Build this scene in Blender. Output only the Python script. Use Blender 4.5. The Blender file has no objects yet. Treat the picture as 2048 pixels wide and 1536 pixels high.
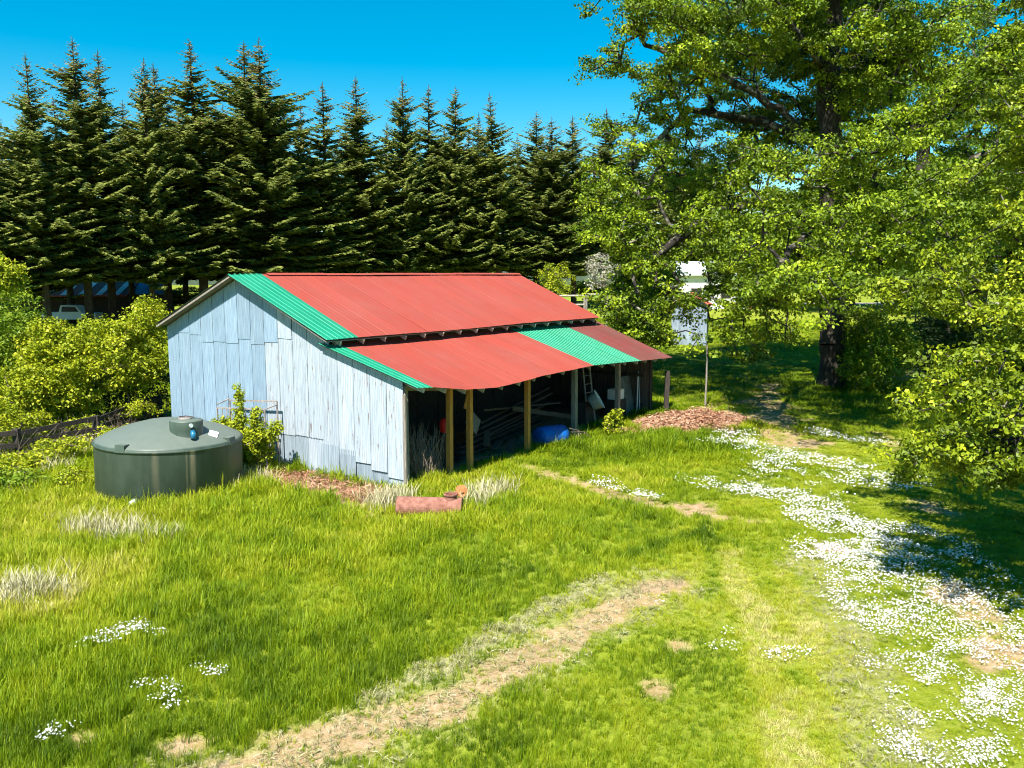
import bpy, math, random
import numpy as np
from mathutils import Vector, Matrix
R = math.radians
rng = np.random.default_rng(7)
random.seed(7)
sc = bpy.context.scene
COL = sc.collection

# ------------------------------------------------------------------ camera
F = 1700.0; CAMH = 5.8; TH = math.atan(221 / F)          # focal length in photo pixels (2048 wide), height, tilt
cam = bpy.data.cameras.new('camera'); camo = bpy.data.objects.new('camera', cam); COL.objects.link(camo)
cam.sensor_width = 36; cam.lens = F / 2048 * 36; cam.clip_end = 3000; cam.clip_start = 0.1
camo.location = (0, 0, CAMH); camo.rotation_euler = (R(90) - TH, 0, 0)
sc.camera = camo

# ------------------------------------------------------------------ sky, sun, exposure
SUN_TRAVEL = Vector((0.33, 0.944, 0)).normalized(); SUN_EL = R(55)
w = bpy.data.worlds.new('World'); sc.world = w; w.use_nodes = True
nt = w.node_tree; nt.nodes.clear()
sky = nt.nodes.new('ShaderNodeTexSky'); sky.sky_type = 'NISHITA'; sky.sun_disc = False
sky.sun_elevation = SUN_EL
sky.sun_rotation = math.atan2(-SUN_TRAVEL.x, -SUN_TRAVEL.y)
sky.altitude = 200; sky.air_density = 1.0; sky.dust_density = 0.15; sky.ozone_density = 1.6
hs = nt.nodes.new('ShaderNodeHueSaturation'); hs.inputs['Saturation'].default_value = 1.7; hs.inputs['Hue'].default_value = 0.478
bg = nt.nodes.new('ShaderNodeBackground'); bg.inputs['Strength'].default_value = 0.072
wo = nt.nodes.new('ShaderNodeOutputWorld')
nt.links.new(sky.outputs[0], hs.inputs['Color']); nt.links.new(hs.outputs[0], bg.inputs[0]); nt.links.new(bg.outputs[0], wo.inputs[0])
sl = bpy.data.lights.new('sun', 'SUN'); sl.energy = 5.0; sl.angle = R(0.5); sl.color = (1.0, 0.95, 0.86)
so = bpy.data.objects.new('sun', sl); COL.objects.link(so)
d = Vector((SUN_TRAVEL.x * math.cos(SUN_EL), SUN_TRAVEL.y * math.cos(SUN_EL), -math.sin(SUN_EL)))
so.rotation_euler = d.to_track_quat('-Z', 'Y').to_euler(); so.location = (0, -20, 60)
sc.view_settings.view_transform = 'Standard'; sc.view_settings.look = 'None'
sc.view_settings.exposure = 1.2; sc.view_settings.gamma = 1.0; sc.view_settings.use_curve_mapping = False
sc.cycles.use_denoising = True; sc.cycles.filter_width = 1.0; sc.cycles.adaptive_threshold = .02; sc.cycles.use_light_tree = False
sc.cycles.max_bounces = 4; sc.cycles.diffuse_bounces = 2; sc.cycles.glossy_bounces = 2; sc.cycles.transmission_bounces = 3
sc.cycles.transparent_max_bounces = 8

# ------------------------------------------------------------------ helpers: pixels of the photograph -> directions -> ground points
def ss(a, b, x):
    t = np.clip((np.asarray(x, float) - a) / (b - a), 0, 1); return t * t * (3 - 2 * t)
def wob(x, y):
    return (np.sin(x * .43 + 1.3) * np.cos(y * .37 + .5) + .6 * np.sin(x * .91 + y * .77) + .4 * np.cos(x * 1.7 - y * 1.3 + 2)) / 2
def terr(x, y):
    x = np.asarray(x, float); y = np.asarray(y, float)
    z = 1.9 * ss(40, 105, y)
    z = z + .22 * np.exp(-(((x - 7) / 5) ** 2 + ((y - 35) / 5) ** 2))
    z = z + .07 * wob(x, y) * ss(6, 12, y)
    return z
def ray(px, py):
    x = (px - 1024) / F; y = -(py - 768) / F
    c, s = math.cos(TH), math.sin(TH)
    return np.array([x, c + y * s, -s + y * c])
def gpx(px, py, z=0.0):                     # ground point seen at a photo pixel
    r = ray(px, py); zz = z
    for _ in range(12):
        k = (zz - CAMH) / r[2]; p = np.array([0, 0, CAMH]) + k * r
        zz = z + float(terr(p[0], p[1]))
    return np.array([p[0], p[1], zz - z])
def at(px, py, depth):                      # point in that direction at a known distance along +Y
    r = ray(px, py); k = depth / r[1]
    return np.array([0, 0, CAMH]) + k * r

def mesh(name, v, f, mats=None, parent=None, smooth=False, midx=None, attr=None):
    me = bpy.data.meshes.new(name)
    v = np.asarray(v, np.float32)
    if isinstance(f, np.ndarray):
        n, k = f.shape
        me.vertices.add(len(v)); me.vertices.foreach_set('co', v.ravel())
        me.loops.add(n * k); me.loops.foreach_set('vertex_index', f.astype(np.int32).ravel())
        me.polygons.add(n); me.polygons.foreach_set('loop_start', np.arange(0, n * k, k, dtype=np.int32))
        me.polygons.foreach_set('loop_total', np.full(n, k, np.int32))
        me.update(calc_edges=True)
    else:
        me.from_pydata([tuple(map(float, p)) for p in v], [], f); me.update()
    if smooth: me.polygons.foreach_set('use_smooth', np.ones(len(me.polygons), bool))
    if mats is not None:
        for m in (mats if isinstance(mats, (list, tuple)) else [mats]): me.materials.append(m)
    if midx is not None: me.polygons.foreach_set('material_index', np.asarray(midx, np.int32))
    if attr:
        for an, (dom, arr) in attr.items():
            a = me.attributes.new(an, 'FLOAT', dom); a.data.foreach_set('value', np.asarray(arr, np.float32))
    o = bpy.data.objects.new(name, me); COL.objects.link(o)
    if parent is not None: o.parent = parent
    return o
def empty(name, loc=(0, 0, 0), rz=0):
    o = bpy.data.objects.new(name, None); COL.objects.link(o); o.location = tuple(map(float, loc)); o.rotation_euler = (0, 0, rz)
    o.empty_display_size = .2
    return o
def tag(o, label=None, cat=None, group=None, kind=None):
    if label: o['label'] = label
    if cat: o['category'] = cat
    if group: o['group'] = group
    if kind: o['kind'] = kind
    return o

class MB:                                    # collects simple shapes for ONE mesh
    def __init__(s): s.v = []; s.f = []; s.m = []
    def add(s, v, f, m=0):
        b = len(s.v); s.v += [tuple(map(float, p)) for p in v]; s.f += [tuple(i + b for i in q) for q in f]; s.m += [m] * len(f); return s
    def box(s, lo, hi, m=0):
        x0, y0, z0 = lo; x1, y1, z1 = hi
        v = [(x0, y0, z0), (x1, y0, z0), (x1, y1, z0), (x0, y1, z0), (x0, y0, z1), (x1, y0, z1), (x1, y1, z1), (x0, y1, z1)]
        return s.add(v, [(3, 2, 1, 0), (4, 5, 6, 7), (0, 1, 5, 4), (1, 2, 6, 5), (2, 3, 7, 6), (3, 0, 4, 7)], m)
    def beam(s, a, b, wd, ht, m=0, up=(0, 0, 1)):
        a = Vector(a); b = Vector(b); dd = (b - a).normalized(); u = Vector(up)
        if abs(dd.dot(u)) > .98: u = Vector((0, 1, 0))
        sd = dd.cross(u).normalized(); u = sd.cross(dd).normalized()
        v = []
        for p in (a, b):
            for i, j in ((-1, -1), (1, -1), (1, 1), (-1, 1)): v.append(p + sd * (i * wd / 2) + u * (j * ht / 2))
        return s.add(v, [(0, 1, 2, 3), (7, 6, 5, 4), (0, 4, 5, 1), (1, 5, 6, 2), (2, 6, 7, 3), (3, 7, 4, 0)], m)
    def tube(s, pts, rad, n=8, m=0, cap=True):
        pts = [Vector(p) for p in pts]; rr = rad if isinstance(rad, (list, tuple)) else [rad] * len(pts)
        v = []; f = []; prev = None
        for i, p in enumerate(pts):
            t = (pts[min(i + 1, len(pts) - 1)] - pts[max(i - 1, 0)]).normalized()
            a = t.orthogonal().normalized() if prev is None else (prev - t * prev.dot(t)).normalized()
            prev = a; b = t.cross(a)
            for k in range(n):
                an = 2 * math.pi * k / n; v.append(p + (a * math.cos(an) + b * math.sin(an)) * rr[i])
        for i in range(len(pts) - 1):
            for k in range(n):
                k2 = (k + 1) % n; f.append((i * n + k, i * n + k2, (i + 1) * n + k2, (i + 1) * n + k))
        if cap:
            f.append(tuple(range(n - 1, -1, -1))); f.append(tuple((len(pts) - 1) * n + k for k in range(n)))
        return s.add(v, f, m)
    def lathe(s, prof, n=48, c=(0, 0, 0), m=0):
        v = []; f = []
        for r, z in prof:
            for k in range(n):
                an = 2 * math.pi * k / n; v.append((c[0] + r * math.cos(an), c[1] + r * math.sin(an), c[2] + z))
        for i in range(len(prof) - 1):
            for k in range(n):
                k2 = (k + 1) % n; f.append((i * n + k, i * n + k2, (i + 1) * n + k2, (i + 1) * n + k))
        return s.add(v, f, m)
    def build(s, name, mats, parent=None, smooth=False):
        o = mesh(name, s.v, s.f, mats, parent, smooth, midx=s.m)
        if smooth:
            pass
        return o

# ------------------------------------------------------------------ materials
def newmat(name):
    m = bpy.data.materials.new(name); m.use_nodes = True; n = m.node_tree
    return m, n, n.nodes['Principled BSDF']
def N(n, typ, **kw):
    x = n.nodes.new(typ)
    for k, v in kw.items():
        if k in x.inputs: x.inputs[k].default_value = v
        else: setattr(x, k, v)
    return x
def ramp(n, fac, stops):
    r = n.nodes.new('ShaderNodeValToRGB'); e = r.color_ramp.elements
    while len(e) < len(stops): e.new(.5)
    for i, (p, c) in enumerate(stops): e[i].position = p; e[i].color = (*c, 1)
    n.links.new(fac, r.inputs[0]); return r.outputs[0]
def coords(n, scale=(1, 1, 1), kind='Object'):
    tc = n.nodes.new('ShaderNodeTexCoord'); mp = n.nodes.new('ShaderNodeMapping'); mp.inputs['Scale'].default_value = scale
    n.links.new(tc.outputs[kind], mp.inputs[0]); return mp.outputs[0]
def noise(n, vec, scale, detail=4, rough=.6):
    x = N(n, 'ShaderNodeTexNoise', Scale=scale, Detail=detail, Roughness=rough); n.links.new(vec, x.inputs['Vector']); return x.outputs['Fac']
def mixc(n, fac, a, b, mode='MIX'):
    x = n.nodes.new('ShaderNodeMix'); x.data_type = 'RGBA'; x.blend_type = mode
    for s, v in ((x.inputs[0], fac), (x.inputs[6], a), (x.inputs[7], b)):
        if isinstance(v, (int, float)): s.default_value = v
        elif isinstance(v, tuple): s.default_value = (*v, 1) if len(v) == 3 else v
        else: n.links.new(v, s)
    return x.outputs[2]
def mth(n, op, a, b=0.0):
    x = n.nodes.new('ShaderNodeMath'); x.operation = op
    for s, v in ((x.inputs[0], a), (x.inputs[1], b)):
        if isinstance(v, (int, float)): s.default_value = v
        else: n.links.new(v, s)
    return x.outputs[0]
def attrf(n, name, typ='GEOMETRY'):
    a = n.nodes.new('ShaderNodeAttribute'); a.attribute_name = name; a.attribute_type = typ; return a.outputs['Fac']
def bump(n, bsdf, h, strength=.3, dist=.02):
    b = N(n, 'ShaderNodeBump', Strength=strength, Distance=dist); n.links.new(h, b.inputs['Height']); n.links.new(b.outputs[0], bsdf.inputs['Normal'])

def m_simple(name, c1, c2, scale=4, rough=.8, stretch=(1, 1, 1), metal=0, bmp=.2, lo=.35, hi=.65):
    m, n, b = newmat(name)
    v = coords(n, stretch); f = noise(n, v, scale)
    n.links.new(ramp(n, f, [(lo, c1), (hi, c2)]), b.inputs['Base Color'])
    b.inputs['Roughness'].default_value = rough; b.inputs['Metallic'].default_value = metal
    if bmp: bump(n, b, f, bmp)
    return m
def m_leaf(name, dark, mid, light, trans=.35, rough=.55, nscale=.35):
    m, n, b = newmat(name)
    r = attrf(n, 'rnd'); nz = noise(n, coords(n, (1, 1, 1)), nscale, 2)
    f = mth(n, 'ADD', mth(n, 'MULTIPLY', r, .6), mth(n, 'MULTIPLY', nz, .55))
    c = ramp(n, f, [(.2, dark), (.55, mid), (.9, light)])
    n.links.new(c, b.inputs['Base Color']); b.inputs['Roughness'].default_value = rough
    b.inputs['Specular IOR Level'].default_value = .3
    t = n.nodes.new('ShaderNodeBsdfTranslucent'); n.links.new(mixc(n, .5, c, (.35, .45, .02), 'MULTIPLY'), t.inputs[0])
    n.links.new(c, t.inputs[0])
    mx = n.nodes.new('ShaderNodeMixShader'); mx.inputs[0].default_value = trans
    n.links.new(b.outputs[0], mx.inputs[1]); n.links.new(t.outputs[0], mx.inputs[2])
    n.links.new(mx.outputs[0], n.nodes['Material Output'].inputs[0])
    return m
def m_sheet(name, base, streak, rust, rustamt, rough=.55):
    m, n, b = newmat(name)
    oi = n.nodes.new('ShaderNodeObjectInfo')
    v = coords(n, (1, 14, .35)); off = n.nodes.new('ShaderNodeVectorMath'); off.operation = 'ADD'
    cmb = n.nodes.new('ShaderNodeCombineXYZ'); n.links.new(mth(n, 'MULTIPLY', oi.outputs['Random'], 30), cmb.inputs[0]); n.links.new(v, off.inputs[0]); n.links.new(cmb.outputs[0], off.inputs[1])
    f = noise(n, off.outputs[0], 2.2, 5)
    fine = ramp(n, noise(n, coords(n, (1, 22, .5)), 3, 4, .7), [(.40, (0, 0, 0)), (.66, (1, 1, 1))])
    c = mixc(n, ramp(n, f, [(.38, (0, 0, 0)), (.72, (1, 1, 1))]), base, streak)
    c = mixc(n, mth(n, 'MULTIPLY', fine, .7), c, tuple(x * .48 for x in base))
    br = mth(n, 'ADD', .9, mth(n, 'MULTIPLY', oi.outputs['Random'], .18))
    cb = n.nodes.new('ShaderNodeVectorMath'); cb.operation = 'SCALE'; n.links.new(c, cb.inputs[0]); n.links.new(br, cb.inputs['Scale'])
    rv = n.nodes.new('ShaderNodeVectorMath'); rv.operation = 'ADD'; n.links.new(coords(n, (1, 11, .9)), rv.inputs[0]); n.links.new(cmb.outputs[0], rv.inputs[1])
    rn = noise(n, rv.outputs[0], 1.3, 6, .7)
    rm = ramp(n, rn, [(.70 - rustamt, (0, 0, 0)), (.76 - rustamt, (1, 1, 1))])
    c = mixc(n, rm, cb.outputs[0], rust)
    n.links.new(c, b.inputs['Base Color']); b.inputs['Roughness'].default_value = rough; b.inputs['Metallic'].default_value = .0
    bump(n, b, f, .1, .01)
    return m
def m_paint(name, c, worn, rough=.5, lichen=0):
    m, n, b = newmat(name)
    oi = n.nodes.new('ShaderNodeObjectInfo')
    f = noise(n, coords(n, (1, 1, 1)), .7, 5); g = noise(n, coords(n, (9, .6, .6)), 3, 4)
    k = mth(n, 'MULTIPLY', mth(n, 'ADD', f, g), .5)
    col = mixc(n, ramp(n, k, [(.4, (0, 0, 0)), (.62, (1, 1, 1))]), c, worn)
    br = mth(n, 'ADD', .95, mth(n, 'MULTIPLY', oi.outputs['Random'], .1))
    cb = n.nodes.new('ShaderNodeVectorMath'); cb.operation = 'SCALE'; n.links.new(col, cb.inputs[0]); n.links.new(br, cb.inputs['Scale'])
    out = cb.outputs[0]
    st_ = noise(n, coords(n, (7, .22, .22)), 2.2, 5, .7); out = mixc(n, mth(n, 'MULTIPLY', ramp(n, st_, [(.52, (0, 0, 0)), (.72, (1, 1, 1))]), .5), out, tuple(x * .55 + .01 for x in c))
    fd = noise(n, coords(n, (.5, .5, .5)), 1.1, 4, .6); out = mixc(n, mth(n, 'MULTIPLY', ramp(n, fd, [(.45, (0, 0, 0)), (.7, (1, 1, 1))]), .3), out, tuple(x * .85 + .045 for x in c))
    if lichen:
        l = noise(n, coords(n, (1, 1, 1)), 3.2, 6, .75)
        out = mixc(n, ramp(n, l, [(.64, (0, 0, 0)), (.7, (1, 1, 1))]), out, (.42, .36, .25))
    n.links.new(out, b.inputs['Base Color']); b.inputs['Roughness'].default_value = rough
    return m

M = {}
M['sheet_blue'] = m_sheet('painted_sheet_blue', (.225, .325, .43), (.31, .41, .50), (.24, .10, .07), .02)
M['sheet_white'] = m_sheet('painted_sheet_white', (.47, .52, .57), (.28, .355, .44), (.16, .11, .10), .105)
M['sheet_old'] = m_sheet('galvanised_sheet_old', (.24, .30, .36), (.36, .42, .47), (.18, .14, .12), .05)
M['red'] = m_paint('red_roof_paint', (.31, .042, .024), (.28, .055, .036), .75)
M['red_dull'] = m_paint('dull_red_roof_paint', (.17, .032, .028), (.13, .05, .04), .65, 1)
M['green'] = m_paint('green_roof_paint', (.005, .205, .105), (.012, .26, .145), .45)
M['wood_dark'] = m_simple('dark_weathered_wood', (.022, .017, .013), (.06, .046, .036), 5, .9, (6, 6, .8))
M['wood_grey'] = m_simple('grey_weathered_wood', (.16, .135, .11), (.30, .265, .22), 6, .9, (6, 6, .7))
M['wood_amber'] = m_simple('amber_post_wood', (.46, .18, .028), (.60, .28, .055), 5, .75, (8, 8, .8))
M['rafter'] = m_simple('pale_rafter_wood', (.30, .26, .21), (.46, .42, .36), 6, .85)
M['tank'] = None
M['wood_shade'] = m_simple('shade_darkened_timber', (.035, .027, .02), (.10, .08, .062), 6, .9, (6, 6, .7))  # grey wood darkened in its colour to stand for shade under the lean-to
M['sheet_shade'] = m_simple('shade_darkened_rusty_sheet', (.045, .034, .028), (.10, .075, .06), 4, .8, (1, 9, .5))  # rusty sheet with the interior's shade put into its base colour
M['soil'] = m_simple('bare_soil', (.10, .06, .035), (.22, .14, .09), 3, .95)
M['rust'] = m_simple('rusty_steel', (.19, .07, .045), (.33, .15, .11), 7, .85, bmp=.5)
M['rust_orange'] = m_simple('orange_rust', (.42, .12, .03), (.5, .2, .07), 9, .85)
M['black'] = m_simple('black_plastic', (.012, .012, .014), (.02, .02, .024), 5, .5, bmp=0)
M['white'] = m_simple('white_plastic', (.72, .72, .70), (.8, .8, .78), 5, .5, bmp=0)
M['steel'] = m_simple('grey_steel_pipe', (.20, .18, .17), (.36, .30, .26), 8, .6, bmp=.1)
M['pale_metal'] = m_simple('pale_galvanised_metal', (.40, .46, .46), (.55, .60, .60), 6, .5, bmp=.1)
M['blue_plastic'] = m_simple('blue_plastic', (.005, .10, .42), (.01, .14, .52), 5, .35, bmp=0)
M['red_plastic'] = m_simple('red_plastic', (.75, .012, .008), (.8, .02, .012), 5, .5, bmp=0)
M['teal'] = m_simple('blue_valve_plastic', (.01, .10, .20), (.02, .16, .28), 9, .3, bmp=0)
M['bark'] = m_simple('oak_bark', (.014, .010, .007), (.060, .047, .035), 9, .95, (1, 1, .35), bmp=.8)
M['bark_lichen'] = m_simple('lichened_branch_bark', (.018, .014, .010), (.24, .22, .16), 2.5, .95, bmp=.4, lo=.5, hi=.68)
M['bark_fir'] = m_simple('fir_bark', (.025, .017, .012), (.07, .05, .035), 6, .95, (1, 1, .3), bmp=.5)
M['twig'] = m_simple('dry_twigs', (.11, .075, .055), (.26, .2, .15), 5, .9, bmp=0)
M['oak_leaf'] = m_leaf('oak_leaves', (.016, .040, .003), (.120, .19, .005), (.40, .50, .015), .22)
M['oak_leaf_near'] = m_leaf('near_oak_leaves', (.026, .050, .004), (.165, .225, .006), (.46, .51, .018), .22)
M['shrub_leaf'] = m_leaf('shrub_leaves', (.07, .11, .004), (.30, .355, .009), (.54, .53, .028), .3, nscale=1.2)
M['bramble_leaf'] = m_leaf('bramble_leaves', (.05, .11, .006), (.16, .25, .010), (.32, .38, .025), .3, nscale=1.5)
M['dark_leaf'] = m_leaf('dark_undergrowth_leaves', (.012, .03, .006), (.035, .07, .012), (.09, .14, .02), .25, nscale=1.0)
M['fir'] = m_leaf('fir_needles', (.038, .062, .012), (.150, .185, .032), (.31, .315, .060), .25, .8, .25)
M['fir_tip'] = m_leaf('brown_fir_top_needles', (.08, .07, .026), (.20, .165, .06), (.33, .27, .12), .18, .7, .4)
M['blossom'] = m_leaf('blossom', (.28, .3, .18), (.5, .46, .36), (.7, .66, .58), .3)
M['leaf_litter'] = m_leaf('fallen_leaves', (.15, .06, .03), (.34, .16, .09), (.55, .36, .24), .1)

# ------------------------------------------------------------------ barn frame (needed for the ground masks too)
PHI = R(55.2); BC = np.array([-2.831, 22.138, 0.0])
BL = np.array([math.cos(PHI), math.sin(PHI)]); BW = np.array([-math.sin(PHI), math.cos(PHI)])
def barn_local(x, y):
    dx = np.asarray(x) - BC[0]; dy = np.asarray(y) - BC[1]
    return dx * BL[0] + dy * BL[1], dx * BW[0] + dy * BW[1]
def barn_world(X, Y, z=0): return np.array([BC[0] + X * BL[0] + Y * BW[0], BC[1] + X * BL[1] + Y * BW[1], z])

# ------------------------------------------------------------------ ground masks
def pl(pix): return np.array([gpx(*p)[:2] for p in pix])
def dist_poly(x, y, P):
    best = np.full(np.shape(x), 1e9)
    if len(P) == 1: return np.hypot(x - P[0][0], y - P[0][1])
    for a, b in zip(P[:-1], P[1:]):
        dx, dy = b - a; L2 = dx * dx + dy * dy + 1e-9
        t = np.clip(((x - a[0]) * dx + (y - a[1]) * dy) / L2, 0, 1)
        best = np.minimum(best, np.hypot(x - a[0] - t * dx, y - a[1] - t * dy))
    return best
def vnoise(x, y, s, seed=0):
    x = x / s; y = y / s
    xi = np.floor(x).astype(np.int64); yi = np.floor(y).astype(np.int64); fx = x - xi; fy = y - yi
    fx = fx * fx * (3 - 2 * fx); fy = fy * fy * (3 - 2 * fy)
    def h(i, j):
        n = (i * 374761393 + j * 668265263 + seed * 1442695041) & 0x7fffffff
        n = ((n ^ (n >> 13)) * 1274126177) & 0x7fffffff
        return ((n ^ (n >> 16)) & 0xffff) / 65535.0
    return (h(xi, yi) * (1 - fx) + h(xi + 1, yi) * fx) * (1 - fy) + (h(xi, yi + 1) * (1 - fx) + h(xi + 1, yi + 1) * fx) * fy
DIRT = [(pl([(380, 1580), (590, 1520), (840, 1425), (1020, 1332), (1190, 1240), (1310, 1172)]), .50, .85),
        (pl([(1050, 935), (1150, 965), (1240, 992), (1330, 1012), (1410, 1018)]), .38, .8),
        (pl([(1330, 1015), (1390, 1018)]), .55, 1),
        (pl([(1440, 1035), (1510, 1042)]), .28, .9),
        (pl([(545, 952), (640, 985), (760, 1002)]), .75, 1),
        (pl([(735, 1035), (800, 1040)]), .3, .9), (pl([(930, 1010), (985, 1005)]), .3, .7),
        (pl([(1530, 770), (1545, 830), (1590, 890)]), 1.0, .9),
        (pl([(1370, 850), (1450, 830)]), 1.7, 1), (pl([(1240, 870), (1300, 860)]), .8, 1),
        (pl([(1650, 1095), (1680, 1098)]), .22, 1), (pl([(1360, 1290)]), .2, .8), (pl([(1310, 1375)]), .25, .8),
        (pl([(1990, 1310), (2048, 1290)]), .5, .9), (pl([(1900, 1180), (1960, 1240)]), .5, .8), (pl([(1850, 1010), (1900, 1025)]), .5, .8),
        (pl([(170, 1480)]), .2, .8), (pl([(350, 1490)]), .25, .9), (pl([(820, 945), (850, 950)]), .3, .8),
        (pl([(1780, 760), (1830, 745)]), .9, .8), (pl([(1760, 870), (1800, 900)]), .5, .6)]
def dirt_mask(x, y):
    nz = vnoise(x, y, .35, 3) * .6 + vnoise(x, y, .9, 4) * .4
    m = np.zeros(np.shape(x))
    for P, wd, amt in DIRT:
        dd = dist_poly(x, y, P) + (nz - .5) * wd * 2.1
        m = np.maximum(m, amt * (1 - ss(wd * .55, wd * 1.25, dd)))
    X, Y = barn_local(x, y)
    inside = ss(-.15, .15, X) * (1 - ss(14.9, 15.4, X)) * ss(.2, .8, Y + (nz - .5)) * (1 - ss(10.2, 10.6, Y))
    return np.maximum(m, inside)
TRACK = DIRT[0][0]
HAY = [(pl([(740, 1400), (900, 1330), (1060, 1240), (1200, 1160)]), .28), (pl([(1600, 1120), (1670, 1200), (1720, 1330), (1780, 1480), (1800, 1560)]), .50),
       (pl([(1230, 1190), (1350, 1165)]), .2)]
def hay_mask(x, y):
    nz = vnoise(x, y, .5, 9); m = np.zeros(np.shape(x))
    for P, wd in HAY: m = np.maximum(m, (.45 if P[0][0] > 3.5 else 1.0) * (1 - ss(wd * .5, wd * 1.3, dist_poly(x, y, P) + (nz - .5) * wd)))
    dd = dist_poly(x, y, TRACK)
    return np.maximum(m, .38 * (1 - ss(.5, 1.0, dd + (nz - .5) * .9)))
def rbf(pts, default, wdef=.02):
    P = [(gpx(a, b)[:2], v) for a, b, v in pts]
    def fn(x, y):
        num = np.full(np.shape(x), default * wdef); den = np.full(np.shape(x), wdef)
        for p, v in P:
            k = 1 / (((x - p[0]) ** 2 + (y - p[1]) ** 2) + .6) ** 1.6
            num += v * k; den += k
        return num / den
    return fn
gh = rbf([(100, 1100, .42), (300, 1300, .36), (600, 1100, .42), (600, 1400, .28), (900, 1150, .32), (1100, 1080, .28), (1300, 1060, .26), (1250, 900, .45),
          (1400, 900, .42), (1480, 850, .34), (1440, 950, .14), (1600, 900, .05), (1600, 1000, .06), (1700, 1200, .05), (1900, 1400, .05), (1550, 1200, .12),
          (1480, 1400, .15), (1300, 1350, .2), (1100, 1500, .18), (900, 970, .4), (1000, 960, .45), (500, 975, .5), (100, 1000, .45), (1600, 830, .1), (1750, 810, .4),
          (1500, 720, .12), (1900, 1100, .1), (1800, 950, .06), (1250, 1250, .14), (350, 1050, .42), (1150, 950, .2), (1060, 1040, .34), (1250, 950, .3)], .2, .0005)
gt = rbf([(200, 1060, .8), (60, 1190, .95), (380, 1090, .7), (600, 1200, .42), (900, 1150, .4), (1250, 900, .22), (1400, 880, .25), (1360, 955, .7), (1500, 1180, .75), (1580, 1230, .95),
          (1600, 1450, .8), (1650, 1350, .65), (1680, 1180, .35), (1300, 1350, .3), (1300, 1460, .4), (1120, 1450, .35), (1600, 960, .55), (1700, 900, .6), (1600, 880, .65), (500, 1350, .38), (250, 1400, .36),
          (1500, 720, .3), (1750, 800, .2), (1850, 900, .6), (1250, 1050, .3), (950, 1010, .75), (1040, 1010, .7), (760, 1045, .7)], .45, .001)

# ------------------------------------------------------------------ ground
def axis(parts):
    a = []
    for lo, hi, st in parts: a += list(np.arange(lo, hi, st))
    return np.array(a + [parts[-1][1]])
gx = axis([(-900, -100, 100), (-100, -30, 5), (-30, -16, .7), (-16, 16, .16), (16, 30, .7), (30, 100, 5), (100, 900, 100)])
gy = axis([(-200, -20, 30), (-20, 6, 2), (6, 32, .16), (32, 50, .35), (50, 120, 2), (120, 300, 15), (300, 1500, 150)])
GX, GY = np.meshgrid(gx, gy); fx, fy = GX.ravel(), GY.ravel()
gz = terr(fx, fy)
dm = dirt_mask(fx, fy); hm = hay_mask(fx, fy)
near = ss(60, 30, fy) if False else 1 - ss(40, 60, fy)
gz = gz + (vnoise(fx, fy, .45, 21) - .5) * .05 * near - dm * .03 * near
nx, ny = len(gx), len(gy)
ii = (np.arange(ny - 1)[:, None] * nx + np.arange(nx - 1)[None, :]).ravel()
gf = np.stack([ii, ii + 1, ii + nx + 1, ii + nx], 1)
m, n, b = newmat('meadow_ground')
v = coords(n)
n1 = noise(n, v, .35, 5); n2 = noise(n, v, 6, 6, .7); n3 = noise(n, v, 30, 4, .7)
k = mth(n, 'ADD', mth(n, 'MULTIPLY', n1, .5), mth(n, 'MULTIPLY', n3, .5))
gcol = ramp(n, k, [(.3, (.075, .12, .006)), (.5, (.20, .26, .010)), (.72, (.34, .36, .03))])
pale = ramp(n, n3, [(.3, (.12, .17, .012)), (.7, (.33, .33, .06))])
gcol = mixc(n, attrf(n, 'tint'), gcol, pale)
dk = mth(n, 'ADD', mth(n, 'MULTIPLY', n2, .55), mth(n, 'MULTIPLY', n3, .45))
dcol = ramp(n, dk, [(.28, (.17, .085, .04)), (.46, (.36, .22, .13)), (.66, (.52, .41, .27))])
hcol = ramp(n, n3, [(.3, (.20, .20, .07)), (.7, (.46, .43, .24))])
gcol = mixc(n, attrf(n, 'hay'), gcol, hcol)
dfac = mth(n, 'MULTIPLY', attrf(n, 'dirt'), mth(n, 'ADD', .55, mth(n, 'MULTIPLY', n2, .8)))
dfac2 = n.nodes.new('ShaderNodeClamp'); n.links.new(dfac, dfac2.inputs[0])
n.links.new(mixc(n, dfac2.outputs[0], gcol, dcol), b.inputs['Base Color']); b.inputs['Roughness'].default_value = .95
b.inputs['Specular IOR Level'].default_value = .1
bump(n, b, mth(n, 'ADD', n2, n3), .6, .05)
tint_g = np.clip(gt(fx, fy), 0, 1)
g = mesh('ground', np.stack([fx, fy, gz], 1), gf, m, smooth=True, attr={'dirt': ('POINT', dm), 'hay': ('POINT', hm), 'tint': ('POINT', tint_g)})
tag(g, kind='structure')

# far wooded rise closing the horizon
na = 240; aa = np.linspace(0, 2 * np.pi, na, endpoint=False); v = []
hr = 7.5 + 3.0 * vnoise(aa * 9, aa * 0, 1.0, 61) + 2.0 * vnoise(aa * 40, aa * 0, 1.0, 62)
for rr_, q in ((300, -.5), (312, .55), (330, .9), (360, 1.0), (420, .6)):
    for i_ in range(na): v.append((rr_ * np.sin(aa[i_]), rr_ * np.cos(aa[i_]), 1.5 + (hr[i_] * q if q > 0 else -3)))
f = np.array([(r_ * na + i_, r_ * na + (i_ + 1) % na, (r_ + 1) * na + (i_ + 1) % na, (r_ + 1) * na + i_) for r_ in range(4) for i_ in range(na)])
tag(mesh('hills', v, f, m_simple('far_woods', (.02, .035, .02), (.05, .075, .035), .25, .95, bmp=0), smooth=False), kind='structure')

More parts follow.
